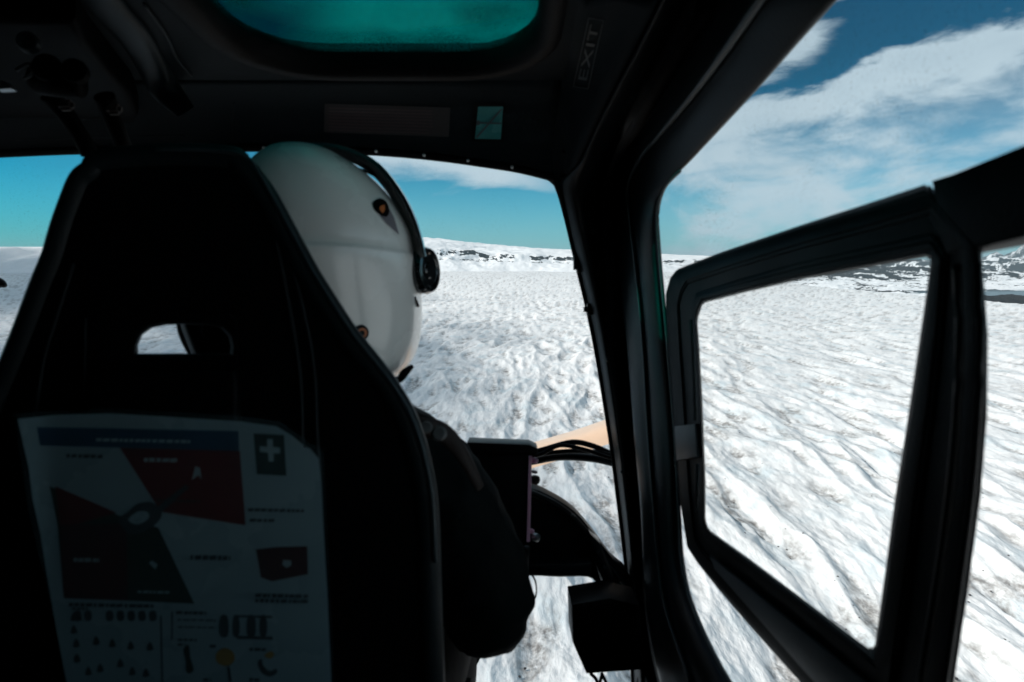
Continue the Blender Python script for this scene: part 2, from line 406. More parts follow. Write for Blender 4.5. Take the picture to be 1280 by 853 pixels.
# rail that carries on rearwards from the sliding window
b = MB()
b.prism([S(1163, 225.5, .012), S(1190, 217, .012), S(1280, 180, .012), Vector((.383, -.5, .121)), Vector((.383, -.5, .062)), S(1280, 297, .012), S(1228, 309, .012), S(1180, 318, .012)], (.025, 0, 0), bevel=.003)
b.build('rear_rail', M['ring'], door_empty, autosmooth=35)
b = MB(); b.prism([S(889, 694, .0138), S(1082, 850, .0138), S(1140, 905, .0138), S(1075, 912, .0138), S(1018, 849, .0138), S(896, 712, .0138)], (-.003, 0, 0), bevel=.001)
b.build('lit_face_strip', material('lit_face', (.022, .034, .042), .4, bump=.1, bscale=200, var=.2), door_empty, autosmooth=35)  # the bar's lit face is put into this lighter strip's colour
b = MB(); b.tube([S(1000, -70, .035), S(950, 0, .035), S(911, 56, .0335), S(870, 112, .031), S(824, 169, .028), S(801, 196, .027), S(785, 232, .025), S(786, 264, .024), S(793, 323, .024), S(803, 420, .0235), S(811, 550, .0235), S(818, 640, .0235), S(824, 710, .0235), S(833, 765, .0235), S(863, 853, .0235)], [.006, .006, .006, .005, .004, .0035, .003, .003, .003, .003, .003, .003, .003, .003, .003], n=10)
b.build('ridge_highlight', material('highlight_tone', (.016, .023, .025), .4, bump=.1, bscale=200, var=.3), door_empty)  # lighter tube on the ridge crest; its highlight is put into the colour
b = MB()   # groove channel on the vertical bar
b.tube([S(1196, 330, .020), S(1200, 420, .020), S(1196, 520, .020), S(1187, 620, .020), S(1170, 740, .020), S(1150, 860, .020)], .0028)
b.tube([S(1222, 330, .014), S(1226, 420, .014), S(1222, 520, .014), S(1214, 620, .014), S(1198, 740, .014), S(1180, 860, .014)], .0022)
b.build('guide_rail', M['frame'], door_empty)
b = MB()   # latch block on the front bar
b.prism([S(842, 533, .018), S(868, 530, .018), S(871, 572, .018), S(845, 576, .018)], (.008, 0, 0), bevel=.003)
lt = b.build('latch', M['grey'], door_empty, autosmooth=35)
b = MB(); b.tube([S(864, 400, .022), S(868, 480, .022), S(869, 526, .022)], .0025); b.tube([S(872, 580, .022), S(871, 640, .022)], .0025)
b.build('bar_highlight', M['rib'], door_empty)  # lighter tubes laid in for the vertical highlight on the front bar
# side walls, floor, rear bulkhead and the far side of the cabin (enclose the cabin; beyond the frame)
b = MB()
b.prism([Vector((.46, -.95, .33)), Vector((.47, -.95, -.85)), Vector((.42, -.5, -.85)), Vector((.40, -.5, .33))], (.03, 0, 0))
b.prism([Vector((.405, -.5, -.36)), Vector((.405, -.5, -.85)), Vector((.245, 1.25, -.85)), Vector((.245, 1.15, -.62)), S(1080, 1030, -.02), ], (.04, 0, 0))
b.prism([Vector((.245, 1.15, -.62)), Vector((.245, 1.25, -.85)), Vector((.22, 1.36, -.85)), Vector((.24, 1.28, -.60))], (.05, 0, 0))
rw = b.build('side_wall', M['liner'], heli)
b = MB()
XL = -1.22
b.prism([(XL, -.95, .45), (XL, -.95, -.85), (XL, 1.3, -.85), (XL, 1.3, -.35), (XL, .75, -.35), (XL, .75, .3), (XL, .9, .32), (XL, 1.22, .30), (XL, 1.22, -.35), (XL, 1.3, -.35), (XL, 1.3, .36), (XL, 1.13, .45)][:3]+[(XL, 1.3, -.35), (XL, .85, -.35), (XL, .85, .45)], (-.03, 0, 0))
b.prism([(XL, .85, .45), (XL, .85, .30), (XL, 1.18, .28), (XL, 1.25, -.35), (XL, 1.33, -.35), (XL, 1.29, .33), (XL, 1.13, .45)], (-.03, 0, 0))
b.build('side_wall', M['liner'], heli)
b = MB(); b.prism([(XL, -.95, -.85), (.46, -.95, -.85), (.40, .0, -.85), (.27, 1.2, -.85), (.1, 1.22, -.85), (XL, 1.22, -.85)], (0, 0, -.03)); b.build('cabin_floor', M['black'], heli)
b = MB(); b.prism([(XL, -.95, -.85), (.47, -.95, -.85), (.47, -.95, .47), (XL, -.95, .47)], (0, -.03, 0)); b.build('rear_bulkhead', M['liner'], heli)
b = MB(); b.prism([(x, y, RZ+.06) for x, y in ((-1.3, -1.0), (.5, -1.0), (.36, .6), (.2, 1.20), (-1.3, 1.20))], (0, 0, .012), hole=[(x, y, RZ+.06) for x, y in rrect(-.46, .09, .27, 1.15, .15)])
b.build('light_leak_cover', M['black'], heli)  # unseen sheet above the lining, added to block light leaking at the roof seams
# skylight
sky_e = bpy.data.objects.new('skylight', None); C.objects.link(sky_e); sky_e.parent = heli
inn = rrect(-.398, .036, .325, 1.062, .125); outr = rrect(-.432, .068, .293, 1.092, .155)
b = MB(); prof = [(1, .001), (1, -.012), (.75, -.017), (.3, -.014), (0, -.003), (0, .03)]
bm = bmesh.new(); n = len(inn); V = []
for k in range(n):
    V.append([bm.verts.new((inn[k][0]*(1-t)+outr[k][0]*t, inn[k][1]*(1-t)+outr[k][1]*t, RZ+dz)) for t, dz in prof])
for k in range(n):
    for j in range(len(prof)-1): bm.faces.new((V[k][j], V[k][j+1], V[(k+1) % n][j+1], V[(k+1) % n][j]))
bmesh.ops.recalc_face_normals(bm, faces=bm.faces); b._add(bm, True)
b.build('skylight_frame', M['rubber'], sky_e)
b = MB(); b.prism([(x, y, RZ+.02) for x, y in rrect(-.41, .048, .31, 1.075, .135)], (0, 0, .004)); b.build('skylight_pane', M['tint'], sky_e)
# raised ribs in the roof lining on the left
b = MB(); rows = []
for kb, a, m_, c in zip((1, 1, 1, .85, .5, .05), [(70, -40), (103, 5), (150, 52), (172, 85), (190, 118), (222, 146)], [(98, -40), (135, 5), (172, 45), (192, 80), (212, 110), (232, 141)], [(125, -40), (157, 5), (188, 42), (205, 75), (222, 103), (242, 134)]):
    zf = lambda p: RZ if p[1] < 99 else RZ-.0017*(p[1]-99)
    rows.append([PZ(*a, zf(a)+.008), PZ(*a, zf(a)-.006*kb), PZ(*m_, zf(m_)-.014*kb), PZ(*c, zf(c)-.004*kb), PZ(*c, zf(c)+.008)])
b.loft(rows, sub=4)
b.build('roof_rib', M['rib'], heli)
b = MB(); b.tube([PZ(180, 5, RZ-.003), PZ(208, 45, RZ-.004), PZ(222, 75, RZ-.004), PZ(240, 95, RZ-.003)], .002)
b.build('roof_seam', M['rib'], heli)
bv_h = bvh_of([header, roof])
b = MB(); b.tube([hit(bv_h, 293, 128, .0), hit(bv_h, 291, 150, .0), hit(bv_h, 291, 166, .0), hit(bv_h, 297, 182, .0)], .0011, n=6)
b.tube([hit(bv_h, x, 176-.03*x, .0) for x in (20, 90, 170, 230)], .001, n=6)
b.build('trim_seam', M['rib'], heli)
# overhead console with levers
b = MB()
oc = [(-60, -30), (95, -30), (108, 5), (140, 50), (163, 80), (173, 106), (168, 116), (120, 112), (45, 108), (-60, 112)]
b.prism([PZ(x, y, RZ+.01) for x, y in oc], (0, 0, -.055), bevel=.012, seg=3)
con = b.build('overhead_console', M['console'], heli, autosmooth=40)
def ring(cx, cy, d, r, ax=(0.3, -1, 0), m='frame', name='gauge'):
    b = MB(); b.lathe(P(cx, cy, d), ax, [(0, r), (.008, r), (.012, r*.92), (.012, r*.7), (.006, r*.62), (.006, 0)]); return b.build(name, M[m], con, autosmooth=40)
b = MB(); b.tube([P(50, 99, .86), P(75, 102, .85), P(100, 103, .85)], .019, n=14); b.build('control_drum', M['console'], con)
ring(62, 88, .84, .017, name='knob', m='console'); ring(96, 92, .84, .015, name='knob', m='console'); ring(38, 56, .82, .012, name='knob', m='rib')
b = MB(); b.prism([P(x, y, .80) for x, y in ((-5, 98), (8, 103), (14, 111), (-5, 112))], (0, .01, 0)); b.build('lever_tip', M['metal'], con)
b = MB(); b.tube([P(20, 88, .83), P(36, 80, .83), P(40, 92, .83), P(30, 98, .83)], .0022); b.build('wire', M['grey'], con)
for k, pts in enumerate((((62, 118), (80, 140), (98, 165), (112, 192)), ((130, 120), (140, 145), (150, 172), (156, 188)))):
    b = MB(); b.tube([P(x, y, .9+.02*j) for j, (x, y) in enumerate(pts)], [.013, .012, .011, .012], flat=1.0, n=12)
    lv = b.build('lever', M['console'], con)
    b = MB(); x, y = pts[1]; b.box(P(x+3, y-8, .89), (.02, .012, .014), bevel=.004); b.build('lever_bracket', M['strap'], con)
# warning placard and small framed card on the header panel
def decal(bv, pts, lift):
    return [hit(bv, x, y, lift) for x, y in pts]
b = MB()
def quadgrid(b, bv, q, lift, nx=10, ny=2):
    """q: TL, TR, BR, BL in pixels of the photograph, laid onto the surface behind"""
    g = []
    for j in range(ny+1):
        row = []
        for i in range(nx+1):
            u, v = i/nx, j/ny
            x = (q[0][0]*(1-u)+q[1][0]*u)*(1-v)+(q[3][0]*(1-u)+q[2][0]*u)*v
            y = (q[0][1]*(1-u)+q[1][1]*u)*(1-v)+(q[3][1]*(1-u)+q[2][1]*u)*v
            row.append(hit(bv, x, y, lift))
        g.append(row)
    b.loft(g, sub=1, smooth=True)
quadgrid(b, bv_h, [(406, 129), (563, 134), (561, 171), (405, 165)], .0015)
b.mi = 1
for k in range(8):
    y0 = 133+4*k; xe = 541 if k < 6 else 536
    quadgrid(b, bv_h, [(411, y0), (xe, y0+4), (xe, y0+5.6), (411, y0+1.6)], .003, 8, 1)
b.build('warning_placard', [M['placard'], M['placard_text']], heli)
b = MB()
quadgrid(b, bv_h, [(592, 128), (632, 128), (630, 177), (590, 177)], .002, 3, 3); fr = b.build('card_holder', M['rubber'], heli)
b = MB(); quadgrid(b, bv_h, [(598, 131.5), (629, 131.5), (626, 173), (594, 173)], .004, 3, 3)
b.mi = 1; quadgrid(b, bv_h, [(626.5, 133), (628.5, 134), (597, 171), (595, 170)], .0055, 3, 1)
quadgrid(b, bv_h, [(598, 151), (627, 152), (627, 154), (598, 153)], .0052, 3, 1)
quadgrid(b, bv_h, [(596, 149), (600, 149), (600, 155), (596, 155)], .0054, 2, 1)
b.build('holder_card', [M['teal_label'], M['ink']], fr)
# EXIT lettering on the cove
tcv = bpy.data.curves.new('exit', 'FONT'); tcv.body = 'EXIT'; to = bpy.data.objects.new('exit', tcv); C.objects.link(to)
bpy.context.view_layer.update()
tm = bpy.data.meshes.new_from_object(to.evaluated_get(bpy.context.evaluated_depsgraph_get())); bpy.data.objects.remove(to)
xs = [v.co.x for v in tm.vertices]; ys = [v.co.y for v in tm.vertices]; wx = max(xs); wy = max(ys)
bv_c = bvh_of([cove, roof, header])
def emap(u, v): return hit(bv_c, 734+15*u-11*v, 103-72*u-2*v+0, .0018)
vs = [emap(v.co.x/wx, v.co.y/wy) for v in tm.vertices]
M['stencil'] = material('stencil', (.022, .028, .03), .6)
exo = mesh_obj('exit_lettering', vs, [list(p.vertices) for p in tm.polygons], M['stencil'], heli, BASE[heli.name])
b = MB(); bo = [(-.1, -.35), (1.1, -.35), (1.1, 1.35), (-.1, 1.35)]
for i in range(4):
    p, q = bo[i], bo[(i+1) % 4]; b.tube([emap(*p), emap((p[0]+q[0])/2, (p[1]+q[1])/2), emap(*q)], .0006, n=5)
b.build('exit_border', M['stencil'], heli)
b = MB(); h_ = hit(bv_c, 704, 190, .0); b.lathe(h_, (0, -1, -.3), [(0, .004), (.002, .003), (.003, .001)], n=10); b.build('rivet', M['black'], heli)

# windscreen: one big curved pane
b = MB(); rows = []
for z, y0 in ((.40, 1.16), (.345, 1.262), (.29, 1.33), (.15, 1.42), (0, 1.50), (-.2, 1.58), (-.45, 1.68), (-.75, 1.74), (-.95, 1.72)):
    row = []
    for x in np.linspace(-1.25, .32, 12):
        row.append(Vector((x, y0-.12*max(0, (x+.1))**1.0-.12*max(0, -.9-x), z)))
    rows.append(row)
b.loft(rows, sub=2)
b.build('windscreen', M['glass'], heli)
# lower edge frame of the windscreen, with a bundle of cables lying along it
b = MB(); b.tube([P(600, 590, 1.5), P(640, 581, 1.5), P(668, 576, 1.5), P(700, 571, 1.5), P(740, 573, 1.49), P(772, 580, 1.45), P(800, 588, 1.42)], [.009]*7)
b.build('windscreen_lower_frame', M['frame'], heli)
b = MB()
for k, (a, r_) in enumerate((([(600, 575), (650, 570), (680, 562), (715, 553), (742, 558), (770, 570), (800, 580)], .006), ([(600, 580), (655, 572), (690, 566), (720, 564), (750, 566), (770, 572), (800, 585)], .005), ([(610, 582), (650, 574), (676, 568), (700, 557), (730, 562), (758, 571), (790, 580)], .0045))):
    b.tube([P(x, y, 1.47-.01*k) for x, y in a], r_)
b.build('cable_bundle', M['rubber'], heli)
# sunlit nose cowling outside
b = MB(); rows = []
for d, dy in ((1.66, 34), (1.7, 12), (1.8, 2), (1.95, 0), (2.1, 4), (2.15, 25)):
    rows.append([P(x, y+dy*(1.55/d), d) for x, y in ((560, 590), (610, 574), (663, 554.5), (715, 539), (765, 522), (790, 516), (805, 524), (812, 545), (812, 585))])
b.loft(rows, sub=4)
b.build('nose_cowling', M['peach'], heli)
b = MB(); b.tube([(-1.24, 1.2, .40), (-1.255, 1.30, .25), (-1.26, 1.40, .05), (-1.26, 1.5, -.3), (-1.22, 1.62, -.87)], [.03]*5, n=12)
b.build('windscreen_pillar', M['frame'], heli)
b = MB(); b.prism([(-.80, 1.15, -.88), (-.36, 1.15, -.88), (-.36, 1.15, -.28), (-.40, 1.15, -.235), (-.74, 1.15, -.235), (-.80, 1.15, -.28)], (0, .3, 0), bevel=.02, seg=3)
b.build('instrument_panel', M['black'], heli, autosmooth=40)
b = MB(); b.tube([P(-104, 425, 1.44), P(-60, 395, 1.46), P(-25, 367, 1.46), P(-8, 357, 1.46), P(0, 354, 1.46), P(7, 358, 1.46)], [.012, .011, .012, .012, .011, .004])
b.build('outside_probe', M['black'], heli)
# instrument console and chin window frame
con2 = thing('instrument_console', 'black instrument console side sweeping down to the foot of the windscreen pillar', 'console', (.05, 1.3, -.85))
b = MB()
ctop = smooth2([(560, 622), (610, 612), (662, 611), (692, 623), (718, 640), (742, 667), (767, 701), (790, 726), (800, 800), (775, 790), (762, 752), (748, 733), (735, 722.5), (700, 722.5), (655, 721), (560, 724)], 3)
b.prism([P(x, y, 1.30) for x, y in ctop], (0, .06, 0), bevel=.008, seg=3)
b.build('side_panel', M['black'], con2, autosmooth=40)
b = MB(); b.tube([P(x, y, 1.295) for x, y in ((664, 616), (690, 628), (714, 645), (737, 671), (761, 706), (784, 733))], .006); b.build('rib', M['doorframe'], con2)
b = MB(); b.prism([P(x, y, 1.25) for x, y in ((652, 703), (664, 706), (740, 704), (738, 721), (660, 719), (652, 716))], (0, .06, 0), bevel=.004)
b.build('shelf', M['doorframe'], con2, autosmooth=40)
b = MB(); b.prism([P(x, y, 1.262) for x, y in ((738, 668), (752, 682), (776, 740), (764, 742), (752, 726), (742, 700))], (0, .06, 0), bevel=.005)
b.build('rim_plate', M['doorframe'], con2, autosmooth=40)
for px, py in ((747, 690), (756, 709), (766, 730), (716, 645)):
    b = MB(); b.lathe(P(px, py, 1.26), (0, -1, 0), [(0, .004), (.003, .0035), (.004, .001)], n=8); b.build('screw', M['grey'], con2)
b = MB(); b.prism([(-.72, 1.18, -.85), (-.5, 1.18, -.85), (-.5, 1.18, -.25), (-.72, 1.18, -.25)], (0, .3, 0), bevel=.02)
b.prism([P(560, 620, 1.36), P(650, 618, 1.36), P(655, 720, 1.36), P(560, 900, 1.36)], (-.5, .05, 0), bevel=0)
b.build('panel_body', M['black'], con2, autosmooth=40)
# flight display on its mount
fd = thing('flight_display', 'black flight display with a pink lit edge beside the pilot\'s arm', 'display', P(625, 700, 1.2))
b = MB(); b.prism([P(x, y, 1.16) for x, y in ((586, 560), (663, 565), (661, 682), (580, 690))], (0, .03, 0), bevel=.004)
b.build('housing', M['black'], fd, autosmooth=40)
b = MB(); b.prism([P(x, y, 1.14) for x, y in ((584, 553), (662, 556), (672, 561), (672, 569), (663, 570), (584, 565))], (0, .06, 0), bevel=.002)
b.build('sun_visor', M['black'], fd, autosmooth=40)
b = MB(); b.prism([P(x, y, 1.15) for x, y in ((661, 570), (665, 570), (662.5, 677), (658.5, 678))], (0, .02, 0), bevel=.0008)
b.build('lit_edge', M['pink'], fd)
for (x, y, m, r_) in ((668, 576, 'pink', .005), (669, 600, 'strap', .008), (668, 590, 'metal', .003), (670, 672, 'metal', .007), (664, 664, 'pink', .004)):
    b = MB(); b.lathe(P(x, y, 1.17), (.6, -.8, 0), [(-.004, r_), (.004, r_), (.007, r_*.5)], n=12); b.build('knob', M[m], fd)
b = MB(); b.tube([P(659, 684, 1.19), P(657, 700, 1.2), P(657, 712, 1.22)], .006); b.build('stalk', M['doorframe'], fd)
# control box at the pillar foot
cb = thing('control_box', 'small black control box hanging at the foot of the windscreen pillar', 'control box', P(755, 842, 1.22))
b = MB(); b.prism([P(x, y, 1.15) for x, y in ((714.5, 756), (762, 748), (800, 757), (804, 838), (733, 843), (716, 804))], (0, .09, 0), bevel=.004)
b.build('casing', M['black'], cb, autosmooth=40)
b = MB()
b.lathe(P(748, 768, 1.149), (0, -1, 0), [(0, .016), (.002, .0155), (.002, .012), (.0005, .0115), (.0005, 0)], n=24)
b.build('dial', M['doorframe'], cb)
b = MB(); b.lathe(P(750, 787, 1.149), (0, -1, 0), [(0, .014), (.002, .0135), (.002, .011), (.0005, .0105), (.0005, 0)], n=24); b.build('dial', M['doorframe'], cb)
b = MB()
for x in (731, 742, 753, 764): b.box(P(x, 757-(x-731)*.12, 1.149), (.006, .002, .003), bevel=.0005)
b.build('button', M['grey'], cb)
b = MB(); b.tube([P(738, 842, 1.2), P(745, 849, 1.19), P(748, 858, 1.18), P(752, 845, 1.2)], .003); b.tube([P(752, 842, 1.2), P(757, 852, 1.19), P(765, 870, 1.2)], .003); b.build('lead', M['rubber'], cb)
cbl = MB(); cbl.tube([P(663, 716, 1.22), P(669, 726, 1.22), P(670.5, 740, 1.22), P(667, 751, 1.22), P(658, 755, 1.22)], .0016, n=6)
wire = cbl.build('cable', M['rubber'], None, base=P(667, 740, 1.22)); wire.matrix_world = HM @ Matrix.Translation(P(667, 740, 1.22))
wire['label'] = 'thin black cable looping out below the flight display shelf'; wire['category'] = 'cable'

# ---------------------------------------------------------------- PILOT SEAT
seat = thing('pilot_seat', 'black pilot seat seen from behind with a hand opening in its headrest', 'seat', (-.27, .75, -.8))
SO = [(-38, 1100), (-45, 900), (-38, 700), (-30, 560), (-12, 495), (4, 455), (24, 405), (44, 352), (58, 318), (68, 284), (80, 250), (92, 222), (106, 202), (124, 192), (155, 187), (200, 184), (250, 184), (292, 187), (312, 194), (325, 207), (347, 246), (375, 298), (398, 340), (420, 375), (442, 409), (461, 434), (479, 456), (499, 483), (519, 518), (534, 562), (545, 620), (549, 700), (552, 800), (555, 900), (552, 1100)]
HO = [(168, 443), (168, 432), (174, 418), (187, 409), (206, 405), (232, 404), (258, 405), (278, 409), (289, 420), (292, 434), (291, 443)]
SD = .68
b = MB()
b.prism([P(x, y, SD) for x, y in SO], (-.026, .055, 0), bevel=.014, seg=4, hole=[P(x, y, SD) for x, y in HO])
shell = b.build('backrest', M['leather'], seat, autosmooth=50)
b = MB()
ins = [(x-14 if x > 240 else x+14, y+4) for x, y in SO]
cxs, cys = 235, 700
b.tube([P(x+(11 if x < 110 else -13 if x > 300 else 0)+(0 if not 110 <= x <= 300 else 0), y+(12 if y < 215 else 4), SD+.006) for x, y in SO[1:-1]], .0125, n=14)
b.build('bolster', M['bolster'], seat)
for pts in (((345, 300), (355, 350), (368, 420), (376, 480), (378, 560)), ((362, 320), (375, 370), (388, 430), (394, 480), (396, 540), (402, 640), (410, 860))):
    b = MB(); b.tube([P(x, y, SD-.001) for x, y in pts], .0018, n=6); b.build('piping', M['piping'], seat)
b = MB(); b.tube([P(x, y, SD-.001) for x, y in ((92, 330), (70, 400), (55, 450), (44, 520))], .0015, n=6); b.build('piping', M['piping'], seat)
b = MB(); b.tube([P(x-5, y+3, SD-.007) for x, y in SO[15:32]], .0022, n=8); b.build('edge_piping', material('edge_piping', (.022, .034, .038), .4, spec=.3), seat)
# recessed carrier panel round the hand opening
b = MB()
pin = [(116, 392), (285, 392), (294, 400), (296, 530), (300, 900), (100, 900), (106, 530), (107, 400)]
b.prism([P(x, y, SD-.006) for x, y in pin], (0, .0055, 0), bevel=.003, seg=3, hole=[P(230+(x-230)*1.06, 424+(y-424)*1.12, SD-.006) for x, y in HO])
b.build('carrier_panel', M['leather'], seat, autosmooth=50)
b = MB(); b.prism([P(x, y, SD-.02) for x, y in ((112, 462), (292, 462), (296, 478), (297, 900), (104, 900), (110, 478))], (0, .014, 0), bevel=.006, seg=3); b.build('map_pocket', M['leather'], seat, autosmooth=50)
b = MB(); b.tube([P(107.5, 398, SD-.005), P(107, 440, SD-.005), P(106, 500, SD-.005)], .0016, n=6); b.build('edge_highlight', M['piping'], seat)  # pale line put in for the highlight down the panel's left edge
b = MB(); b.tube([P(295, 478, SD-.012), P(295.5, 500, SD-.014), P(296, 524, SD-.016)], .0024, n=6); b.build('edge_highlight', M['piping'], seat)  # painted highlight again, lower on the right edge
b = MB(); b.prism([P(x, y, .80) for x, y in ((226, 392), (300, 392), (306, 470), (252, 470), (243, 440), (232, 412))], (-.02, .03, 0), bevel=.006, seg=3)
b.build('harness_reel', M['black'], seat, autosmooth=50)
b = MB(); b.lathe(P(266, 413, .797), (0, -1, 0), [(0, .018), (.004, .017), (.005, .012), (.003, .010), (.003, 0)]); b.build('reel_cap', M['doorframe'], seat, autosmooth=40)
b = MB(); b.prism([(-.49, .735, -.62), (-.06, .735, -.62), (-.06, 1.15, -.56), (-.49, 1.15, -.56)], (0, 0, -.10), bevel=.02, seg=3); b.build('seat_cushion', M['leather'], seat, autosmooth=50)
b = MB(); b.prism([(-.45, .78, -.73), (-.1, .78, -.73), (-.1, 1.08, -.67), (-.45, 1.08, -.67)], (0, 0, -.12)); b.build('seat_base', M['frame'], seat)
# front face padding, harness
b = MB(); b.prism([P(x, y, SD+.06) for x, y in ((70, 470), (115, 240), (300, 240), (460, 480), (500, 900), (10, 900))], (-.014, .03, 0), bevel=.012, seg=3, hole=[P(230+(x-230)*1.02, 424+(y-424)*1.02, SD+.06) for x, y in HO]); b.build('back_cushion', M['leather'], seat, autosmooth=50)

def sleeve_mat():
    m = bpy.data.materials.new('sleeve'); m.use_nodes = True; t = m.node_tree; t.nodes.clear(); N = t.nodes.new; L = t.links.new
    o_ = N('ShaderNodeOutputMaterial'); tr = N('ShaderNodeBsdfTransparent'); d = N('ShaderNodeBsdfDiffuse'); d.inputs[0].default_value = (.10, .17, .19, 1)
    g = N('ShaderNodeBsdfGlossy'); g.inputs['Roughness'].default_value = .22; g.inputs[0].default_value = (.6, .8, .85, 1)
    tc = N('ShaderNodeTexCoord'); n = N('ShaderNodeTexNoise'); n.inputs['Scale'].default_value = 9; n.inputs['Detail'].default_value = 4; L(tc.outputs['Object'], n.inputs['Vector'])
    r = N('ShaderNodeMapRange'); r.inputs['To Min'].default_value = .02; r.inputs['To Max'].default_value = .30; L(n.outputs['Fac'], r.inputs['Value'])
    bp = N('ShaderNodeBump'); bp.inputs['Distance'].default_value = .01; bp.inputs['Strength'].default_value = .5; L(n.outputs['Fac'], bp.inputs['Height']); L(bp.outputs[0], g.inputs['Normal'])
    a = N('ShaderNodeMixShader'); L(r.outputs[0], a.inputs[0]); L(tr.outputs[0], a.inputs[1]); L(d.outputs[0], a.inputs[2])
    c = N('ShaderNodeMixShader'); c.inputs[0].default_value = .035; L(a.outputs[0], c.inputs[1]); L(g.outputs[0], c.inputs[2]); L(c.outputs[0], o_.inputs[0]); return m
# ---------------------------------------------------------------- SAFETY CARD
card = thing('safety_card', 'white safety leaflet with red sectors and a first aid cross on the seat back', 'leaflet', P(220, 900, .645))
def cd(x, y): return .648+.006*((x-215)/190)**2-.010*math.exp(-((x-20)/26.)**2)
CARD = [(22, 524), (70, 519), (135, 517), (200, 520.5), (300, 527), (345, 533), (362, 543), (374, 553), (386, 561), (398, 573), (401, 600), (404, 660), (409, 740), (414, 853), (417, 930), (97, 930), (83, 853), (71, 790), (59, 720), (50, 665), (41, 625), (36, 585), (29, 555)]
def flat_print(b, pts, lift, steps=18):
    """polygon in picture units cut into strips, then laid onto the curved paper"""
    bm = bmesh.new(); bm.faces.new([bm.verts.new((x, 0, y)) for x, y in pts])
    xs = [p[0] for p in pts]; ys = [p[1] for p in pts]
    x = math.floor(min(xs)/12)*12
    while x < max(xs):
        bmesh.ops.bisect_plane(bm, geom=list(bm.verts)+list(bm.edges)+list(bm.faces), plane_co=(x, 0, 0), plane_no=(1, 0, 0)); x += 12
    for v in bm.verts: v.co = P(v.co.x, v.co.z, cd(v.co.x, v.co.z)-lift)
    b._add(bm, True)
b = MB(); flat_print(b, CARD, 0); flat_print(b, CARD, -.0008)
b.build('sheet', M['paper'], card)
b = MB(); mats = ['blue', 'red', 'dark_red', 'olive', 'ink', 'green', 'amber', 'white_print', 'paper']
def pr(m, pts, lift=.0006): b.mi = mats.index(m); flat_print(b, pts, lift)
pr('blue', [(46, 534), (298, 539), (299, 564), (50, 557)])
pr('red', [(150, 560), (300, 564), (307, 657), (201, 640)])
pr('red', [(69, 608), (146, 641), (75, 662)]); 
pr('olive', [(62, 608), (150, 645), (198, 660), (243, 755), (158, 751), (80, 748), (72, 655)], .0005)
pr('dark_red', [(74, 656), (158, 655), (160, 751), (80, 748)], .0009)
pr('green', [(317, 542), (355, 544), (358, 595), (321, 593)])
pr('white_print', [(334, 549), (341, 549), (341, 559), (350, 560), (350, 567), (342, 567), (342, 577), (336, 577), (335, 566), (325, 565), (325, 558), (334, 559)], .0010)
pr('dark_red', [(320, 687), (345, 684), (384, 683), (385, 718), (340, 727), (326, 722)])
pr('white_print', [(354, 700), (364, 701), (364, 707), (358, 710), (353, 706)], .0010)
rnd = random.Random(3)
def scribble(x0, x1, y, h=4, m='ink', lift=.0010, slope=.02, j=1.0):
    x = x0
    while x < x1:
        w = rnd.uniform(3, 9); w = min(w, x1-x)
        yy = y+(x-x0)*slope
        pr(m, [(x, yy-h/2*rnd.uniform(.7, 1)), (x+w, yy-h/2), (x+w, yy+h/2*rnd.uniform(.7, 1)), (x, yy+h/2)], lift)
        x += w+rnd.uniform(.8, 2.2)
scribble(83, 128, 570, 5); scribble(180, 222, 575, 5, 'white_print'); scribble(196, 250, 626, 3, 'olive'); scribble(92, 124, 700, 5, 'white_print'); scribble(238, 288, 697, 6)
scribble(310, 380, 637.5, 4); scribble(312, 343, 650.5, 4); scribble(319, 385, 744.5, 5); scribble(319, 386, 751, 5)
scribble(172, 212, 740, 3, 'white_print'); scribble(86, 192, 756, 5); scribble(90, 110, 761, 3); scribble(120, 238, 550, 4, 'white_print', .0012)
scribble(220, 258, 766, 4); scribble(222, 270, 775, 2); scribble(222, 270, 784, 2); scribble(222, 246, 800, 3)
# aircraft seen from above in the middle of the sectors, small figures, belt and strap drawings
pr('ink', smooth2([(148, 650), (160, 640), (172, 630), (190, 628), (202, 640), (198, 652), (182, 664), (162, 668)], 3), .0012)
pr('paper', smooth2([(160, 650), (172, 640), (184, 640), (186, 648), (172, 656)], 2), .0016)
pr('ink', [(194, 636), (232, 606), (236, 610), (198, 644)], .0013)
pr('white_print', [(240, 600), (244, 583), (250, 585), (252, 600), (248, 594)], .0011)
pr('white_print', [(186, 704), (190, 701), (197, 706), (194, 712)], .0012)
for k in range(8):
    x = 92+k*13.5
    if k != 2: pr('ink', smooth2([(x, 765), (x+8, 764), (x+9, 775), (x+1, 776)], 2), .0008)
for k, (x, y) in enumerate(((92, 770), (92, 786), (95, 803), (96, 822), (120, 800), (140, 803), (163, 806), (187, 807), (150, 828), (125, 834), (165, 838), (182, 840), (110, 838))):
    pr('ink', smooth2([(x-4, y+6), (x, y-5), (x+5, y+5)], 2), .0008)
pr('ink', [(214, 766), (216, 763), (216, 800), (214, 800)], .0008)
pr('ink', [(200, 770), (202, 770), (204, 853), (202, 853)], .0006)
for (x0, x1) in ((276, 284), (292, 298), (310, 318), (326, 332)): pr('ink', smooth2([(x0, 770), (x1, 770), (x1+2, 784), (x1, 796), (x0, 796), (x0-2, 784)], 2), .0008)
pr('ink', [(294, 769), (340, 770), (341, 773), (294, 772)], .001); pr('ink', [(296, 795), (341, 796), (341, 800), (296, 799)], .001)
pr('amber', smooth2([(270, 818), (280, 810), (291, 815), (293, 826), (284, 833), (272, 829)], 3), .0008)
pr('ink', [(284, 834), (287, 834), (290, 853), (286, 853)], .0008)
pr('amber', smooth2([(330, 820), (338, 814), (343, 818), (338, 824)], 2), .001)
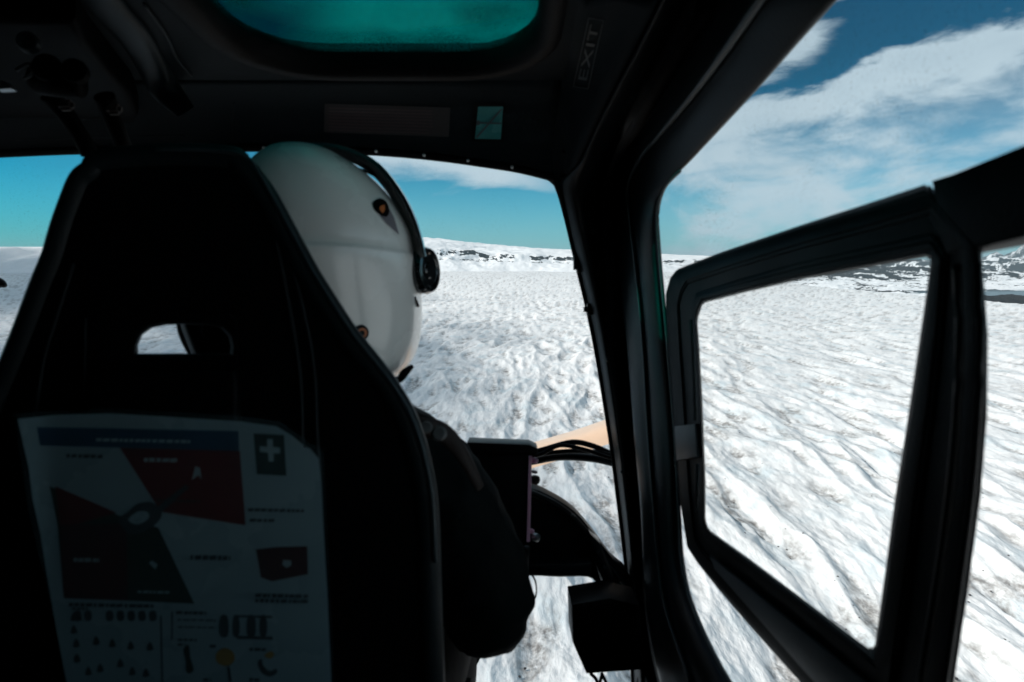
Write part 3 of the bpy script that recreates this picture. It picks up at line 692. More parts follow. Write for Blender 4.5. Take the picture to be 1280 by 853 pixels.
pr('ink', smooth2([(322, 828), (326, 840), (336, 846), (346, 842), (345, 836), (337, 839), (329, 832), (327, 824)], 3), .0008)
pr('olive', smooth2([(229, 812), (236, 806), (238, 822), (242, 838), (234, 842), (232, 826)], 2), .0008)
scribble(312, 334, 812, 4); scribble(262, 270, 808, 4); scribble(222, 232, 806, 3); scribble(254, 264, 850, 4); scribble(312, 326, 850, 4)
b.build('printing', [M[m] for m in mats], card)
b = MB(); flat_print(b, [(17, 517), (135, 511), (300, 520), (350, 527), (404, 566), (413, 740), (421, 930), (92, 930), (74, 800), (36, 640)], .0035)
b.build('plastic_sleeve', sleeve_mat(), card)
b = MB(); flat_print(b, [(364, 544), (376, 554), (388, 562.5), (397, 571.5), (388, 561), (366, 557)], .0014)
b.build('sunlit_corner', M['white_print'], card)  # paler corner patch: sunlight on the card put into the colour

# ---------------------------------------------------------------- PILOT
pilot = thing('person', 'pilot in white helmet and black jacket, seen from behind past the seat', 'person', (-.27, .9, -.62))
def skin_obj(name, verts, edges, radii, mat, parent, sub=2, root=0):
    me = bpy.data.meshes.new(name); bs = BASE[root_of(parent).name]
    me.from_pydata([tuple(Vector(v)-bs) for v in verts], edges, [])
    o = bpy.data.objects.new(name, me); C.objects.link(o); o.parent = parent
    md = o.modifiers.new('skin', 'SKIN'); md.use_smooth_shade = True
    sv = me.skin_vertices[0].data
    for i, r in enumerate(radii): sv[i].radius = (r, r) if not isinstance(r, tuple) else r; sv[i].use_root = (i == root)
    s_ = o.modifiers.new('sub', 'SUBSURF'); s_.levels = sub; s_.render_levels = sub
    me.materials.append(mat)
    return o
cx = -.27
V = [(cx, .90, -.60), (cx, .90, -.42), (cx, .90, -.26), (cx, .92, -.14), (cx+.005, .94, -.06), (cx+.008, .955, .02), (cx+.01, .97, .10), (cx+.01, .985, .18), (cx+.01, 1.0, .02)]
E = [(0, 1), (1, 2), (2, 3), (3, 4), (4, 5), (5, 6), (6, 7), (5, 8)]
Rr = [.12, .11, .12, .09, .055, .065, .09, .06, .045]
def chain(a, pts, rs):
    for p, r in zip(pts, rs):
        V.append(p); Rr.append(r); E.append((a, len(V)-1)); a = len(V)-1
    return a
# nose and brow of the face turned forward
chain(6, [(cx+.012, 1.075, .075), (cx+.012, 1.095, .060)], [.035, .012])
ra = chain(2, [(-.13, .94, -.18), (-.03, .98, -.37), (-.10, 1.16, -.43), (-.14, 1.21, -.44)], [.05, .04, .03, .032])
la = chain(2, [(-.41, .94, -.18), (-.52, .96, -.40), (-.53, 1.12, -.56), (-.53, 1.16, -.59)], [.05, .04, .03, .032])
for h, sx in ((ra, -1), (la, 1)):
    hp = Vector(V[h])
    for k in range(4):
        o_ = Vector((sx*(-.027+.018*k), 0, .012))
        ln = (.026, .030, .028, .022)[k]
        chain(h, [hp+o_+Vector((0, .035, .0)), hp+o_+Vector((0, .035+ln, -.012)), hp+o_+Vector((0, .035+ln*1.2, -.036))], [.0095, .0088, .008])
    chain(h, [hp+Vector((sx*-.038, .008, -.002)), hp+Vector((sx*-.045, .035, -.02)), hp+Vector((sx*-.035, .058, -.03))], [.011, .010, .009])
for sx in (-1, 1):
    chain(0, [(cx+sx*.09, .98, -.58), (cx+sx*.14, 1.3, -.50), (cx+sx*.14, 1.42, -.76), (cx+sx*.14, 1.55, -.81)], [.08, .06, .045, .035])
body = skin_obj('body', V, E, Rr, M['skin'], pilot)
# jacket and trousers over the body
V2 = [(cx, .90, -.58), (cx, .90, -.42), (cx, .91, -.28), (cx+.005, .93, -.155), (cx+.01, .945, -.085)]
E2 = [(0, 1), (1, 2), (2, 3), (3, 4)]; R2 = [(.17, .13), (.165, .125), (.16, .12), (.11, .10), .085]
def ch2(a, pts, rs):
    for p, r in zip(pts, rs):
        V2.append(p); R2.append(r); E2.append((a, len(V2)-1)); a = len(V2)-1
ch2(3, [(-.175, .95, -.130), (-.118, .96, -.175), (-.075, .97, -.26), (-.042, .98, -.33), (-.030, .985, -.390), (-.045, 1.03, -.42), (-.085, 1.14, -.432)], [.076, .074, .071, .072, .072, .062, .042])
ch2(3, [(-.365, .95, -.130), (-.42, .96, -.175), (-.475, .965, -.27), (-.515, .97, -.38), (-.525, 1.03, -.47), (-.53, 1.10, -.545)], [.076, .074, .070, .068, .056, .042])
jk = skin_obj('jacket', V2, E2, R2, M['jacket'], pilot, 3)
d_ = jk.modifiers.new('folds', 'DISPLACE'); tx = bpy.data.textures.new('folds', 'CLOUDS'); tx.noise_scale = .055; tx.noise_depth = 2; d_.texture = tx; d_.strength = .03; d_.mid_level = .5
V3 = [(cx, .92, -.56), (cx, .92, -.62)]; E3 = [(0, 1)]; R3 = [(.16, .13), (.16, .12)]
for sx in (-1, 1):
    a = 1
    for p, r in (((cx+sx*.10, 1.0, -.57), .095), ((cx+sx*.14, 1.28, -.50), .078), ((cx+sx*.14, 1.35, -.58), .07), ((cx+sx*.14, 1.42, -.74), .06)):
        V3.append(p); R3.append(r); E3.append((a, len(V3)-1)); a = len(V3)-1
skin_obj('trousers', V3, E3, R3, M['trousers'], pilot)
for sx in (-1, 1):
    b = MB(); b.prism([(cx+sx*.14-.045, 1.37, -.80), (cx+sx*.14+.045, 1.37, -.80), (cx+sx*.14+.045, 1.62, -.80), (cx+sx*.14-.045, 1.62, -.80)], (0, 0, -.045), bevel=.015); b.build('boot', M['black'], pilot)
# helmet
hel_e = bpy.data.objects.new('helmet', None); C.objects.link(hel_e); hel_e.parent = pilot
HD = .95
HR = [(187, 378, 3, .01), (188.5, 379, 20, .04), (193, 381, 40, .075), (206, 385, 58, .105), (226, 391, 79, .13), (255, 398, 98, .145), (290, 403, 114, .152), (318, 405, 117.5, .152), (326, 405, 119.5, .1555), (355, 405, 119, .15), (385, 406, 119, .142), (410, 406, 118, .137), (432, 405, 115.5, .132), (452, 401, 111, .126), (466, 397, 104, .119), (475, 393, 97, .11)]
b = MB(); rows = []
for py, pc, hw, hd in HR:
    c = P(pc, py, HD); w = hw/F*HD; row = []
    for k in range(20):
        a = 2*math.pi*k/20
        ex = .92
        ca, sa = math.cos(a), math.sin(a)
        row.append(Vector((c.x+w*math.copysign(abs(ca)**ex, ca), c.y+.015+hd*math.copysign(abs(sa)**ex, sa), c.z)))
    rows.append(row)
b.loft(rows, sub=3, closed=True)
hshell = b.build('helmet_shell', M['helmet'], hel_e)
bvH = bvh_of([hshell])
# headset band over the helmet, glossy edge trim and ear cup
b = MB()
bp = [(318, 206), (345, 192), (375, 184), (408, 185), (440, 193), (470, 210), (494, 238), (511, 268), (522, 296), (528, 322)]
rows = []
for i, (x, y) in enumerate(bp):
    t0 = Vector((bp[min(i+1, len(bp)-1)][0]-bp[max(i-1, 0)][0], bp[min(i+1, len(bp)-1)][1]-bp[max(i-1, 0)][1])).normalized()
    nx, ny = t0.y, -t0.x
    w = 6 if 2 < i < 8 else 5
    f = lambda s, d: P(x+nx*s, y+ny*s, d)
    rows.append([f(-w-4, .93), f(w*.2, .905), f(w, .915), f(w, .96), f(-w, .965)])
b.loft(rows, sub=3, closed=True)
b.build('headset_band', M['gloss_black'], hel_e)
b = MB(); rows = []
for x, y, w in ((430, 198, 1.5), (445, 203, 4.5), (458, 212, 6), (470, 224, 6), (478, 236, 5), (484, 248, 1.5)):
    g = []
    for s in (-1, -.3, .3, 1):
        g.append(hit(bvH, x+s*w*.62, y-s*w*.72, .0035 if abs(s) < .9 else .001) or P(x, y, .9))
    rows.append(g)
b.build('visor_cover', M['helmet'], hel_e) if False else None; b = MB(); b.tube([P(436, 209, .93), P(456, 214, .925), P(478, 224, .925)], .0022, n=6); b.build('band_clip', M['gloss_black'], hel_e)
ax = Vector((.93, -.36, .02)).normalized()
ec = P(514, 339.5, .955)
b = MB(); b.lathe(ec-ax*.012, ax, [(0, .028), (.004, .034), (.014, .036), (.020, .034), (.024, .030)], n=36)
b.build('ear_cushion', M['rubber'], hel_e, autosmooth=40)
b = MB(); b.lathe(ec+ax*.010, ax, [(0, .026), (.003, .032), (.014, .033), (.020, .030), (.0205, .024), (.0185, .022), (.0185, .012), (.021, .010), (.021, 0)], n=36)
b.build('ear_cup', M['gloss_black'], hel_e, autosmooth=40)
b = MB(); b.tube([P(518, 371, .93), P(521, 378, .93), P(523, 383, .94)], .0018, n=6); b.build('ear_wire', M['rubber'], hel_e)
b = MB(); b.tube([P(494, 475, .91), P(500, 474, .90), P(506, 466, .90), P(515, 458, .91)], [.004, .005, .006, .003])
b.build('chin_strap', M['rubber'], hel_e)
# emblem on the right side: dark patch with an orange spot and a pale pennant
b = MB()
def dec(m, pts, lift):
    b.mi = m; q = [hit(bvH, x, y, lift) for x, y in pts]
    if all(q):
        c = sum(q, Vector())/len(q); cc = hit(bvH, sum(p[0] for p in pts)/len(pts), sum(p[1] for p in pts)/len(pts), lift)
        for i in range(len(q)): b.poly([cc, q[i], q[(i+1) % len(q)]])
dec(0, smooth2([(466, 253), (474, 249), (482, 253), (486, 264), (482, 272), (472, 268), (466, 260)], 2), .0014)
dec(1, [(474, 259), (479, 257), (480, 263), (477, 268), (473, 262)], .0020)
dec(2, [(474, 270), (486, 262), (492, 273), (498, 294), (491, 288), (482, 280)], .0012)
b.build('emblem', [M['black'], M['orange'], material('pennant', (.2, .18, .2), .5)], hel_e)
b = MB(); p0 = hit(bvH, 451, 416, 0); n0 = (p0-hit(bvH, 451, 416, .01)).normalized()*-1
b.lathe(p0, n0, [(-.002, .0105), (.003, .0095), (.004, .0075)], n=20); b.mi = 1
b.lathe(p0+n0*.003, n0, [(0, .0068), (.0022, .0062), (.0022, .004), (.0008, .0035)], n=20); b.mi = 0
b.lathe(p0+n0*.0035, n0, [(0, .0034), (.001, .003)], n=12)
b.build('stud', [M['black'], M['orange']], hel_e, autosmooth=40)
# harness strap on the shoulder
b = MB(); b.tube([P(505, 522, .86), P(530, 533, .86), P(556, 543, .87), (P(580, 572, .88)), P(600, 610, .90)], [.014, .014, .012, .010, .008], flat=.5); b.mi = 1
b.lathe(P(533, 534.5, .845), (0, -1, .2), [(0, .008), (.003, .006)], n=12); b.lathe(P(549, 542, .845), (0, -1, .2), [(0, .010), (.003, .007)], n=12)
b.build('shoulder_strap', [M['strap'], M['pad']], pilot)
b = MB(); b.tube([P(225, 398, .84), P(229, 418, .84), P(240, 440, .84), P(250, 452, .84)], [.006, .006, .006, .006], flat=.6); b.build('harness_strap', M['grey'], pilot)

# ---------------------------------------------------------------- TERRAIN
def perlin(x, y, seed=0):
    xi = np.floor(x).astype(np.int64); yi = np.floor(y).astype(np.int64); xf = x-xi; yf = y-yi
    def g(ix, iy):
        h = (ix*374761393+iy*668265263+seed*144665) & 0xffffffff
        h = ((h ^ (h >> 13))*1274126177) & 0xffffffff; h = h ^ (h >> 16)
        a = (h & 0xffff)/65536.0*2*np.pi
        return np.cos(a), np.sin(a)
    u = xf*xf*xf*(xf*(xf*6-15)+10); v = yf*yf*yf*(yf*(yf*6-15)+10)
    def dot(ix, iy, dx, dy):
        gx, gy = g(ix, iy); return gx*dx+gy*dy
    a = dot(xi, yi, xf, yf); b_ = dot(xi+1, yi, xf-1, yf); c = dot(xi, yi+1, xf, yf-1); d = dot(xi+1, yi+1, xf-1, yf-1)
    return ((a*(1-u)+b_*u)*(1-v)+(c*(1-u)+d*u)*v)*1.5
def fbm(x, y, seed=0, n=4, g=.5):
    s = 0; a = 1
    for k in range(n): s = s+a*perlin(x*2**k, y*2**k, seed+k*17); a *= g
    return s
def sstep(a, b, x):
    t = np.clip((x-a)/(b-a), 0, 1); return t*t*(3-2*t)
def grid_obj(name, X, Y, Z, mat, attrs, kind='structure'):
    nr, nc = X.shape
    co = np.stack([X, Y, Z], -1).reshape(-1, 3).astype(np.float32)
    idx = np.arange(nr*nc).reshape(nr, nc)
    f = np.stack([idx[:-1, :-1], idx[:-1, 1:], idx[1:, 1:], idx[1:, :-1]], -1).reshape(-1, 4)
    me = bpy.data.meshes.new(name)
    me.vertices.add(len(co)); me.vertices.foreach_set('co', co.ravel())
    me.loops.add(f.size); me.loops.foreach_set('vertex_index', f.ravel().astype(np.int32))
    me.polygons.add(len(f)); me.polygons.foreach_set('loop_start', np.arange(0, f.size, 4, dtype=np.int32))
    me.update(calc_edges=True); me.validate()
    me.polygons.foreach_set('use_smooth', np.ones(len(f), bool))
    for k, a in attrs.items():
        at = me.attributes.new(k, 'FLOAT', 'POINT'); at.data.foreach_set('value', a.ravel().astype(np.float32))
    me.materials.append(mat)
    if me.polygons[0].normal.z < 0: me.flip_normals()
    o = bpy.data.objects.new(name, me); C.objects.link(o); o['kind'] = kind
    return o

def glacier_material():
    m = bpy.data.materials.new('glacier_snow'); m.use_nodes = True; nt = m.node_tree; N = nt.nodes.new; L = nt.links.new
    b = nt.nodes['Principled BSDF']; b.inputs['Roughness'].default_value = .75; b.inputs['Specular IOR Level'].default_value = .25
    geo = N('ShaderNodeNewGeometry')
    def noise(scale, detail=5, sc=(1, 1, 1), rough=.55):
        mp = N('ShaderNodeMapping'); mp.inputs['Scale'].default_value = sc; L(geo.outputs['Position'], mp.inputs['Vector'])
        n = N('ShaderNodeTexNoise'); n.inputs['Scale'].default_value = scale; n.inputs['Detail'].default_value = detail; n.inputs['Roughness'].default_value = rough
        L(mp.outputs[0], n.inputs['Vector']); return n.outputs['Fac']
    def rng(v, a, b_, lo=0, hi=1):
        r = N('ShaderNodeMapRange'); r.inputs['From Min'].default_value = a; r.inputs['From Max'].default_value = b_; r.inputs['To Min'].default_value = lo; r.inputs['To Max'].default_value = hi
        L(v, r.inputs['Value']); return r.outputs[0]
    def math_(op, a, b_):
        n = N('ShaderNodeMath'); n.operation = op; n.use_clamp = (op != 'SUBTRACT')
        for i, q in enumerate((a, b_)):
            if isinstance(q, float): n.inputs[i].default_value = q
            else: L(q, n.inputs[i])
        return n.outputs[0]
    def mixc(f, A, B):
        n = N('ShaderNodeMix'); n.data_type = 'RGBA'
        if isinstance(f, float): n.inputs['Factor'].default_value = f
        else: L(f, n.inputs['Factor'])
        for k, q in (('A', A), ('B', B)):
            if isinstance(q, tuple): n.inputs[k].default_value = (*q, 1)
            else: L(q, n.inputs[k])
        return n.outputs['Result']
    at = N('ShaderNodeAttribute'); at.attribute_name = 'dirt'
    ice = rng(noise(.06, 6, (1, .5, 1)), .52, .66)
    col = mixc(math_('MULTIPLY', ice, .75), (.82, .835, .84), (.60, .69, .73))
    streak = rng(noise(.22, 8, (1, .22, 1), .65), .50, .72)
    col = mixc(math_('MULTIPLY', streak, .5), col, (.48, .49, .495))
    dirt = math_('MULTIPLY', at.outputs['Fac'], rng(noise(.35, 6, (1, .6, 1), .7), .36, .62))
    col = mixc(dirt, col, (.25, .24, .23))
    fine = rng(noise(1.6, 5, (1, .6, 1), .75), .60, .72)
    col = mixc(math_('MULTIPLY', fine, .35), col, (.42, .41, .40))
    speck = rng(noise(2.2, 2), .74, .76); clus = rng(noise(.05, 3), .52, .6)
    col = mixc(math_('MULTIPLY', math_('MULTIPLY', speck, clus), .8), col, (.05, .05, .055))
    L(col, b.inputs['Base Color'])
    bp = N('ShaderNodeBump'); bp.inputs['Strength'].default_value = .7; bp.inputs['Distance'].default_value = .9
    hsum = N('ShaderNodeMath'); hsum.operation = 'ADD'; L(noise(.35, 7, (1, .24, 1), .6), hsum.inputs[0])
    h2 = N('ShaderNodeMath'); h2.operation = 'MULTIPLY'; h2.inputs[1].default_value = .3; L(noise(1.5, 5, (1, .4, 1)), h2.inputs[0]); L(h2.outputs[0], hsum.inputs[1])
    L(hsum.outputs[0], bp.inputs['Height']); L(bp.outputs[0], b.inputs['Normal'])
    return m
def glacier_z(x, y):
    wx = 7*fbm(x/130, y/260, 3, 2)+1.3*fbm(x/24, y/70, 5, 2)
    amp = .55+.6*np.clip(.5+fbm(x/70, y/130, 7, 2), 0, 1.4)
    n1 = perlin((x+wx)/26, y/125, 11); n2 = perlin((x+wx*1.2)/12.5, y/52+wx/34, 12); n3 = perlin((x+wx*.7)/4.8, y/20, 13)
    r1 = 1-np.abs(n1)*2; r2 = 1-np.abs(n2)*2
    dist = np.hypot(x, y)
    fade = 1/(1+(dist/900)**2)
    h = amp*(3.4*r1+1.6*r2+.22*(1-2*np.abs(n3)))+.42*fbm(x/3.5, y/9, 21, 3)
    # bumpy, less oriented ice straight ahead
    low = sstep(1.05, .25, r1*.75+r2*.6)
    big = 5*fbm(x/260, y/420, 31, 3)
    # bumpy, less oriented ice straight ahead
    z = big+h*(.35+.65*fade)
    edge = 1080+.10*y
    drop = np.clip(x-edge, 0, None)
    z = z-drop**1.25*.10-.0*drop
    return z, low, r1, r2
# polar grid, dense where the camera looks
pys = np.concatenate([np.linspace(1500, 900, 60, endpoint=False), np.linspace(900, 345, 520, endpoint=False), 332+13*(1-np.linspace(0, 1, 60))**1.3])
rr = ALT*F/(pys-330.0+1e-6); rr = np.concatenate([np.linspace(2, rr[0], 25, endpoint=False), rr]); rr[-1] = 16000
rr = np.minimum(rr, 16000)
rr = np.unique(rr)
az = np.concatenate([np.linspace(-180, -44, 120, endpoint=False), np.linspace(-44, 44, 900, endpoint=False), np.linspace(44, 180, 120)])
RR, AZ = np.meshgrid(rr, np.radians(az), indexing='ij')
gx, gy = RR*np.sin(AZ), RR*np.cos(AZ)
gz, low, r1, r2 = glacier_z(gx, gy)
gz = gz+.0
far = sstep(9000, 15500, RR); gz = gz-far*30
dirt = np.clip(low*sstep(-.15, .35, fbm(gx/11, gy/32, 41, 4)), 0, 1)*1.0
gz -= dirt*.5
gl = grid_obj('glacier', gx, gy, gz, glacier_material(), {'dirt': dirt})

def rock_material(name, rock, snow, thr=None):
    m = bpy.data.materials.new(name); m.use_nodes = True; nt = m.node_tree; N = nt.nodes.new; L = nt.links.new
    b = nt.nodes['Principled BSDF']; b.inputs['Roughness'].default_value = .85; b.inputs['Specular IOR Level'].default_value = .1
    at = N('ShaderNodeAttribute'); at.attribute_name = 'rock'; aw = N('ShaderNodeAttribute'); aw.attribute_name = 'water'
    geo = N('ShaderNodeNewGeometry'); n = N('ShaderNodeTexNoise'); n.inputs['Scale'].default_value = .02; n.inputs['Detail'].default_value = 8; n.inputs['Roughness'].default_value = .7
    L(geo.outputs['Position'], n.inputs['Vector'])
    ad = N('ShaderNodeMath'); ad.operation = 'ADD'; L(at.outputs['Fac'], ad.inputs[0])
    mm = N('ShaderNodeMapRange'); mm.inputs['From Min'].default_value = .3; mm.inputs['From Max'].default_value = .7; mm.inputs['To Min'].default_value = -.35; mm.inputs['To Max'].default_value = .35
    L(n.outputs['Fac'], mm.inputs['Value']); L(mm.outputs[0], ad.inputs[1])
    r = N('ShaderNodeMapRange'); r.inputs['From Min'].default_value = .46; r.inputs['From Max'].default_value = .54; L(ad.outputs[0], r.inputs['Value'])
    mx = N('ShaderNodeMix'); mx.data_type = 'RGBA'; L(r.outputs[0], mx.inputs['Factor']); mx.inputs['A'].default_value = (*snow, 1); mx.inputs['B'].default_value = (*rock, 1)
    m2 = N('ShaderNodeMix'); m2.data_type = 'RGBA'; L(aw.outputs['Fac'], m2.inputs['Factor']); L(mx.outputs['Result'], m2.inputs['A']); m2.inputs['B'].default_value = (.17, .24, .28, 1)
    L(m2.outputs['Result'], b.inputs['Base Color'])
    return m
# snow plateau with broken cliffs beyond the glacier
azd = np.linspace(-52, 27, 1300); rr = np.concatenate([np.linspace(8600, 11500, 150), np.linspace(11600, 17000, 25)])
RR, AZ = np.meshgrid(rr, np.radians(azd), indexing='ij'); hx, hy = RR*np.sin(AZ), RR*np.cos(AZ)
pxs = 640+F*np.tan(AZ)
top = np.interp(pxs, [-500, 0, 60, 250, 420, 520, 560, 600, 640, 680, 720, 780, 830, 890, 940, 980, 1010, 1060], [310, 309, 309, 303, 299, 298, 301, 305.5, 309, 312, 313.5, 317, 318.5, 321, 326, 336, 348, 360])
yref = 11000*np.cos(AZ)
ztop = (330-top)/F*RR*np.cos(AZ)+ALT
emb = fbm(hx/900, hy/1200, 61, 3)*380+60*fbm(hx/200, hy/500, 63, 3)
rs_ = RR-9400-emb
rightness = sstep(420, 560, pxs)
bumps = fbm(hx/420, hy/600, 62, 4)
frac_r = sstep(-900, 500, rs_)*(.42+.05*bumps)+sstep(200, 900, rs_)*.30+sstep(600, 2600, rs_)*.28
frac = frac_r*rightness+sstep(-700, 2000, rs_)*(1-rightness)
b0 = np.interp(pxs, [860, 1000], [-8, -260])
hz = b0+(ztop-b0)*frac+fbm(hx/150, hy/150, 65, 4)*7*np.clip(frac*(1-frac)*4, 0, 1)*rightness
n1 = fbm(AZ*38, RR/9000, 67, 3); n2 = fbm(AZ*170, frac_r*14, 69, 4, .6)
band = np.exp(-((frac_r-.60-.10*fbm(AZ*22, RR*0, 70, 2))/.085)**2)+.45*np.exp(-((frac_r-.40)/.05)**2)
rock = np.clip(1.25*band*sstep(-.16, .14, n1+.6*n2), 0, 1)*rightness
grid_obj('snow_plateau', hx, hy, hz, rock_material('plateau', (.014, .017, .02), (.84, .87, .89)), {'rock': rock*.95, 'water': rock*0})
# lowland at the glacier's right-hand edge: moraine, lake, hills, far mountains
azd = np.linspace(10, 62, 900)
pyy = np.concatenate([np.linspace(430, 345, 330), np.linspace(344.5, 331.5, 110)])
rr = 250*F/(pyy-330); rr = np.clip(rr, 0, 60000)
RR, AZ = np.meshgrid(rr, np.radians(azd), indexing='ij'); lx, ly = RR*np.sin(AZ), RR*np.cos(AZ)
pxs = 640+F*np.tan(AZ)
base = -150+0*lx
n_a = fbm(lx/1500, ly/2600, 71, 5); n_b = fbm(lx/350, ly/420, 73, 5, .6); n_c = fbm(lx/4000, ly/4500, 75, 4)
hill = np.clip(n_b+.25, 0, None)*26+np.clip(n_a+.1, 0, None)*34
ridge1 = 42*np.exp(-((ly-3950-500*(n_c)-.0*lx)/300)**2)
ridge2 = 120*sstep(9500, 12500, ly)*(1-.0*ly)*np.clip(.8+1.2*n_c, 0, 2)+210*sstep(13000, 17500, ly)*np.clip(.45+.9*n_c, 0, 1.1)
lake = sstep(4900, 5200, ly)*(1-sstep(6000, 6500, ly))*sstep(1120, 1175, pxs)
lake2 = sstep(20000, 22000, ly)
lz = base+hill*(1-lake)*(1-lake2)+ridge1+ridge2*(1-lake2)
mtn = sstep(27000, 32000, RR)*(1-.0*RR)
mprof = np.interp(pxs, [600, 1180, 1225, 1240, 1250, 1258, 1275, 1300, 1400, 1600], [334, 332, 324, 318, 321, 318, 308, 303, 310, 322])
mz = ((330-mprof)/F*34000*np.cos(AZ)*1.0+ALT)*mtn
lz = lz*(1-mtn)+np.where(mtn > 0, mz+mtn*fbm(AZ*60, RR/4000, 77, 5)*110, 0)
snowi = .5*n_b+.7*n_a
rk = np.clip(.50+1.0*fbm(lx/230, ly/800, 74, 5, .65)-.5*n_a, 0, 1)
rk = rk+.7*np.exp(-((ly-3800-450*n_c)/170)**2)-.55*np.exp(-((ly-4500)/350)**2)-.5*sstep(6100, 6500, ly)*(1-sstep(8600, 10000, ly))+.45*sstep(10500, 12000, ly)*(1-sstep(16000, 20000, ly))
rk = np.where(mtn > .3, .58+.5*fbm(AZ*110, RR/1800, 79, 4), rk)
wat = np.clip(lake+lake2*(1-sstep(26500, 28500, RR)), 0, 1)
grid_obj('lowland', lx, ly, lz, rock_material('lowland', (.028, .030, .032), (.82, .85, .87)), {'rock': np.clip(rk, 0, 1), 'water': wat})
# everything else out to the horizon
me_v = [(-70000, -70000, -190), (70000, -70000, -190), (70000, 70000, -190), (-70000, 70000, -190)]
M['plain'] = material('plain', (.7, .74, .76), .8)
o = mesh_obj('ground', me_v, [(0, 1, 2, 3)], M['plain']); o['kind'] = 'structure'
# stones lying on the ice
b = MB(); rs = random.Random(5)
vsn = []; 
def stone(bm, x, y, s):
    z = float(glacier_z(np.array([x]), np.array([y]))[0][0])
    r_ = bmesh.ops.create_icosphere(bm, subdivisions=1, radius=s)
    for v in r_['verts']:
        v.co = Vector((v.co.x*rs.uniform(.7, 1.3)+x, v.co.y*rs.uniform(.7, 1.6)+y, v.co.z*rs.uniform(.5, .9)+z))
bm = b.bm
for k in range(260):
    Y = rs.uniform(95, 420); t = rs.uniform(-.05, .78); X = Y*t
    if rs.random() < .5: X, Y = (X//25)*25+rs.gauss(0, 3), (Y//40)*40+rs.gauss(0, 5)
    stone(bm, X, Y, rs.choice((.15, .2, .28, .4)))
o = b.build('stones', material('stone', (.05, .05, .052), .8), None, base=Vector()); o['kind'] = 'stuff'

# cloud high behind the helicopter that shades the ice ahead on the left
SUN_AZ, SUN_EL = R(-100), R(36)
sd = Vector((math.sin(SUN_AZ)*math.cos(SUN_EL), math.cos(SUN_AZ)*math.cos(SUN_EL), math.sin(SUN_EL)))

# ---------------------------------------------------------------- SKY, SUN, CAMERA
w = bpy.data.worlds.new('World'); bpy.context.scene.world = w; w.use_nodes = True
nt = w.node_tree; N = nt.nodes.new; L = nt.links.new; bg = nt.nodes['Background']
sky = N('ShaderNodeTexSky'); sky.sky_type = 'NISHITA'; sky.sun_disc = False; sky.sun_elevation = SUN_EL; sky.sun_rotation = SUN_AZ; sky.altitude = 800; sky.air_density = 1.0; sky.dust_density = .4
tc = N('ShaderNodeTexCoord')
def mth(op, a, b_=None, clamp=False):
    n = N('ShaderNodeMath'); n.operation = op; n.use_clamp = clamp
    for i, q in enumerate((a, b_)):
        if q is None: continue
        if isinstance(q, (int, float)): n.inputs[i].default_value = q
        else: L(q, n.inputs[i])
    return n.outputs[0]
def rng(v, a, b_, lo=0., hi=1., sm=True):
    r = N('ShaderNodeMapRange'); r.interpolation_type = 'SMOOTHSTEP' if sm else 'LINEAR'
    for k, q in (('From Min', a), ('From Max', b_), ('To Min', lo), ('To Max', hi)): r.inputs[k].default_value = q
    L(v, r.inputs['Value']); return r.outputs[0]
sep = N('ShaderNodeSeparateXYZ'); L(tc.outputs['Generated'], sep.inputs[0])
azn = mth('ARCTAN2', sep.outputs['X'], sep.outputs['Y']); eln = mth('ARCSINE', sep.outputs['Z'])
# clouds as a sheet seen in perspective (x/z, y/z), plus hand-placed banks by azimuth / elevation
cmb = N('ShaderNodeCombineXYZ'); zz = mth('ADD', mth('MAXIMUM', sep.outputs['Z'], 0.0), .12)
L(mth('DIVIDE', sep.outputs['X'], zz), cmb.inputs[0]); L(mth('DIVIDE', sep.outputs['Y'], zz), cmb.inputs[1])
def cn(scale, rot, sc, detail=8, rough=.55, vec=None):
    mp = N('ShaderNodeMapping'); mp.inputs['Rotation'].default_value = (0, 0, rot); mp.inputs['Scale'].default_value = sc; L(vec or cmb.outputs[0], mp.inputs['Vector'])
    n = N('ShaderNodeTexNoise'); n.inputs['Scale'].default_value = scale; n.inputs['Detail'].default_value = detail; n.inputs['Roughness'].default_value = rough; n.inputs['Distortion'].default_value = .4
    L(mp.outputs[0], n.inputs['Vector']); return n.outputs['Fac']
cae = N('ShaderNodeCombineXYZ'); L(azn, cae.inputs[0]); L(eln, cae.inputs[1])
nA = cn(3.2, R(-38), (1, 3.0, 1), 9, .55, cae.outputs[0]); nB = cn(9, R(-35), (1, 2.4, 1), 8, .54, cae.outputs[0]); nC = cn(1.2, .6, (1, .6, 1), 7, .55)
ng = mth('ADD', mth('MULTIPLY', mth('SUBTRACT', nA, .5), .16), mth('MULTIPLY', mth('SUBTRACT', nB, .5), .09))
line = mth('ADD', mth('MULTIPLY', azn, .25), .125)
s0 = mth('SUBTRACT', eln, line)
s_ = mth('ADD', s0, ng)
right = rng(azn, .08, .26)
patch = rng(mth('ADD', mth('MULTIPLY', nA, .6), mth('MULTIPLY', nB, .4)), .41, .60, .22, 1.)
body = mth('MAXIMUM', rng(s_, -.085, -.045), patch)
bank = mth('MULTIPLY', rng(s_, .010, -.012), body)
u_ = mth('ADD', mth('SUBTRACT', s0, mth('MULTIPLY', mth('SUBTRACT', azn, .29), .36)), mth('MULTIPLY', ng, 1.1))
wisp = mth('MULTIPLY', rng(u_, -.004, .035), .9)
bank = mth('MULTIPLY', mth('MAXIMUM', bank, wisp), right)
low_veil = mth('MULTIPLY', mth('MULTIPLY', rng(s0, .0, -.05), rng(nA, .35, .7, .15, .6)), right)
dist_mid = mth('ADD', eln, mth('MULTIPLY', mth('ADD', azn, .15), .12)); dist_mid = mth('ADD', dist_mid, mth('MULTIPLY', ng, .5))
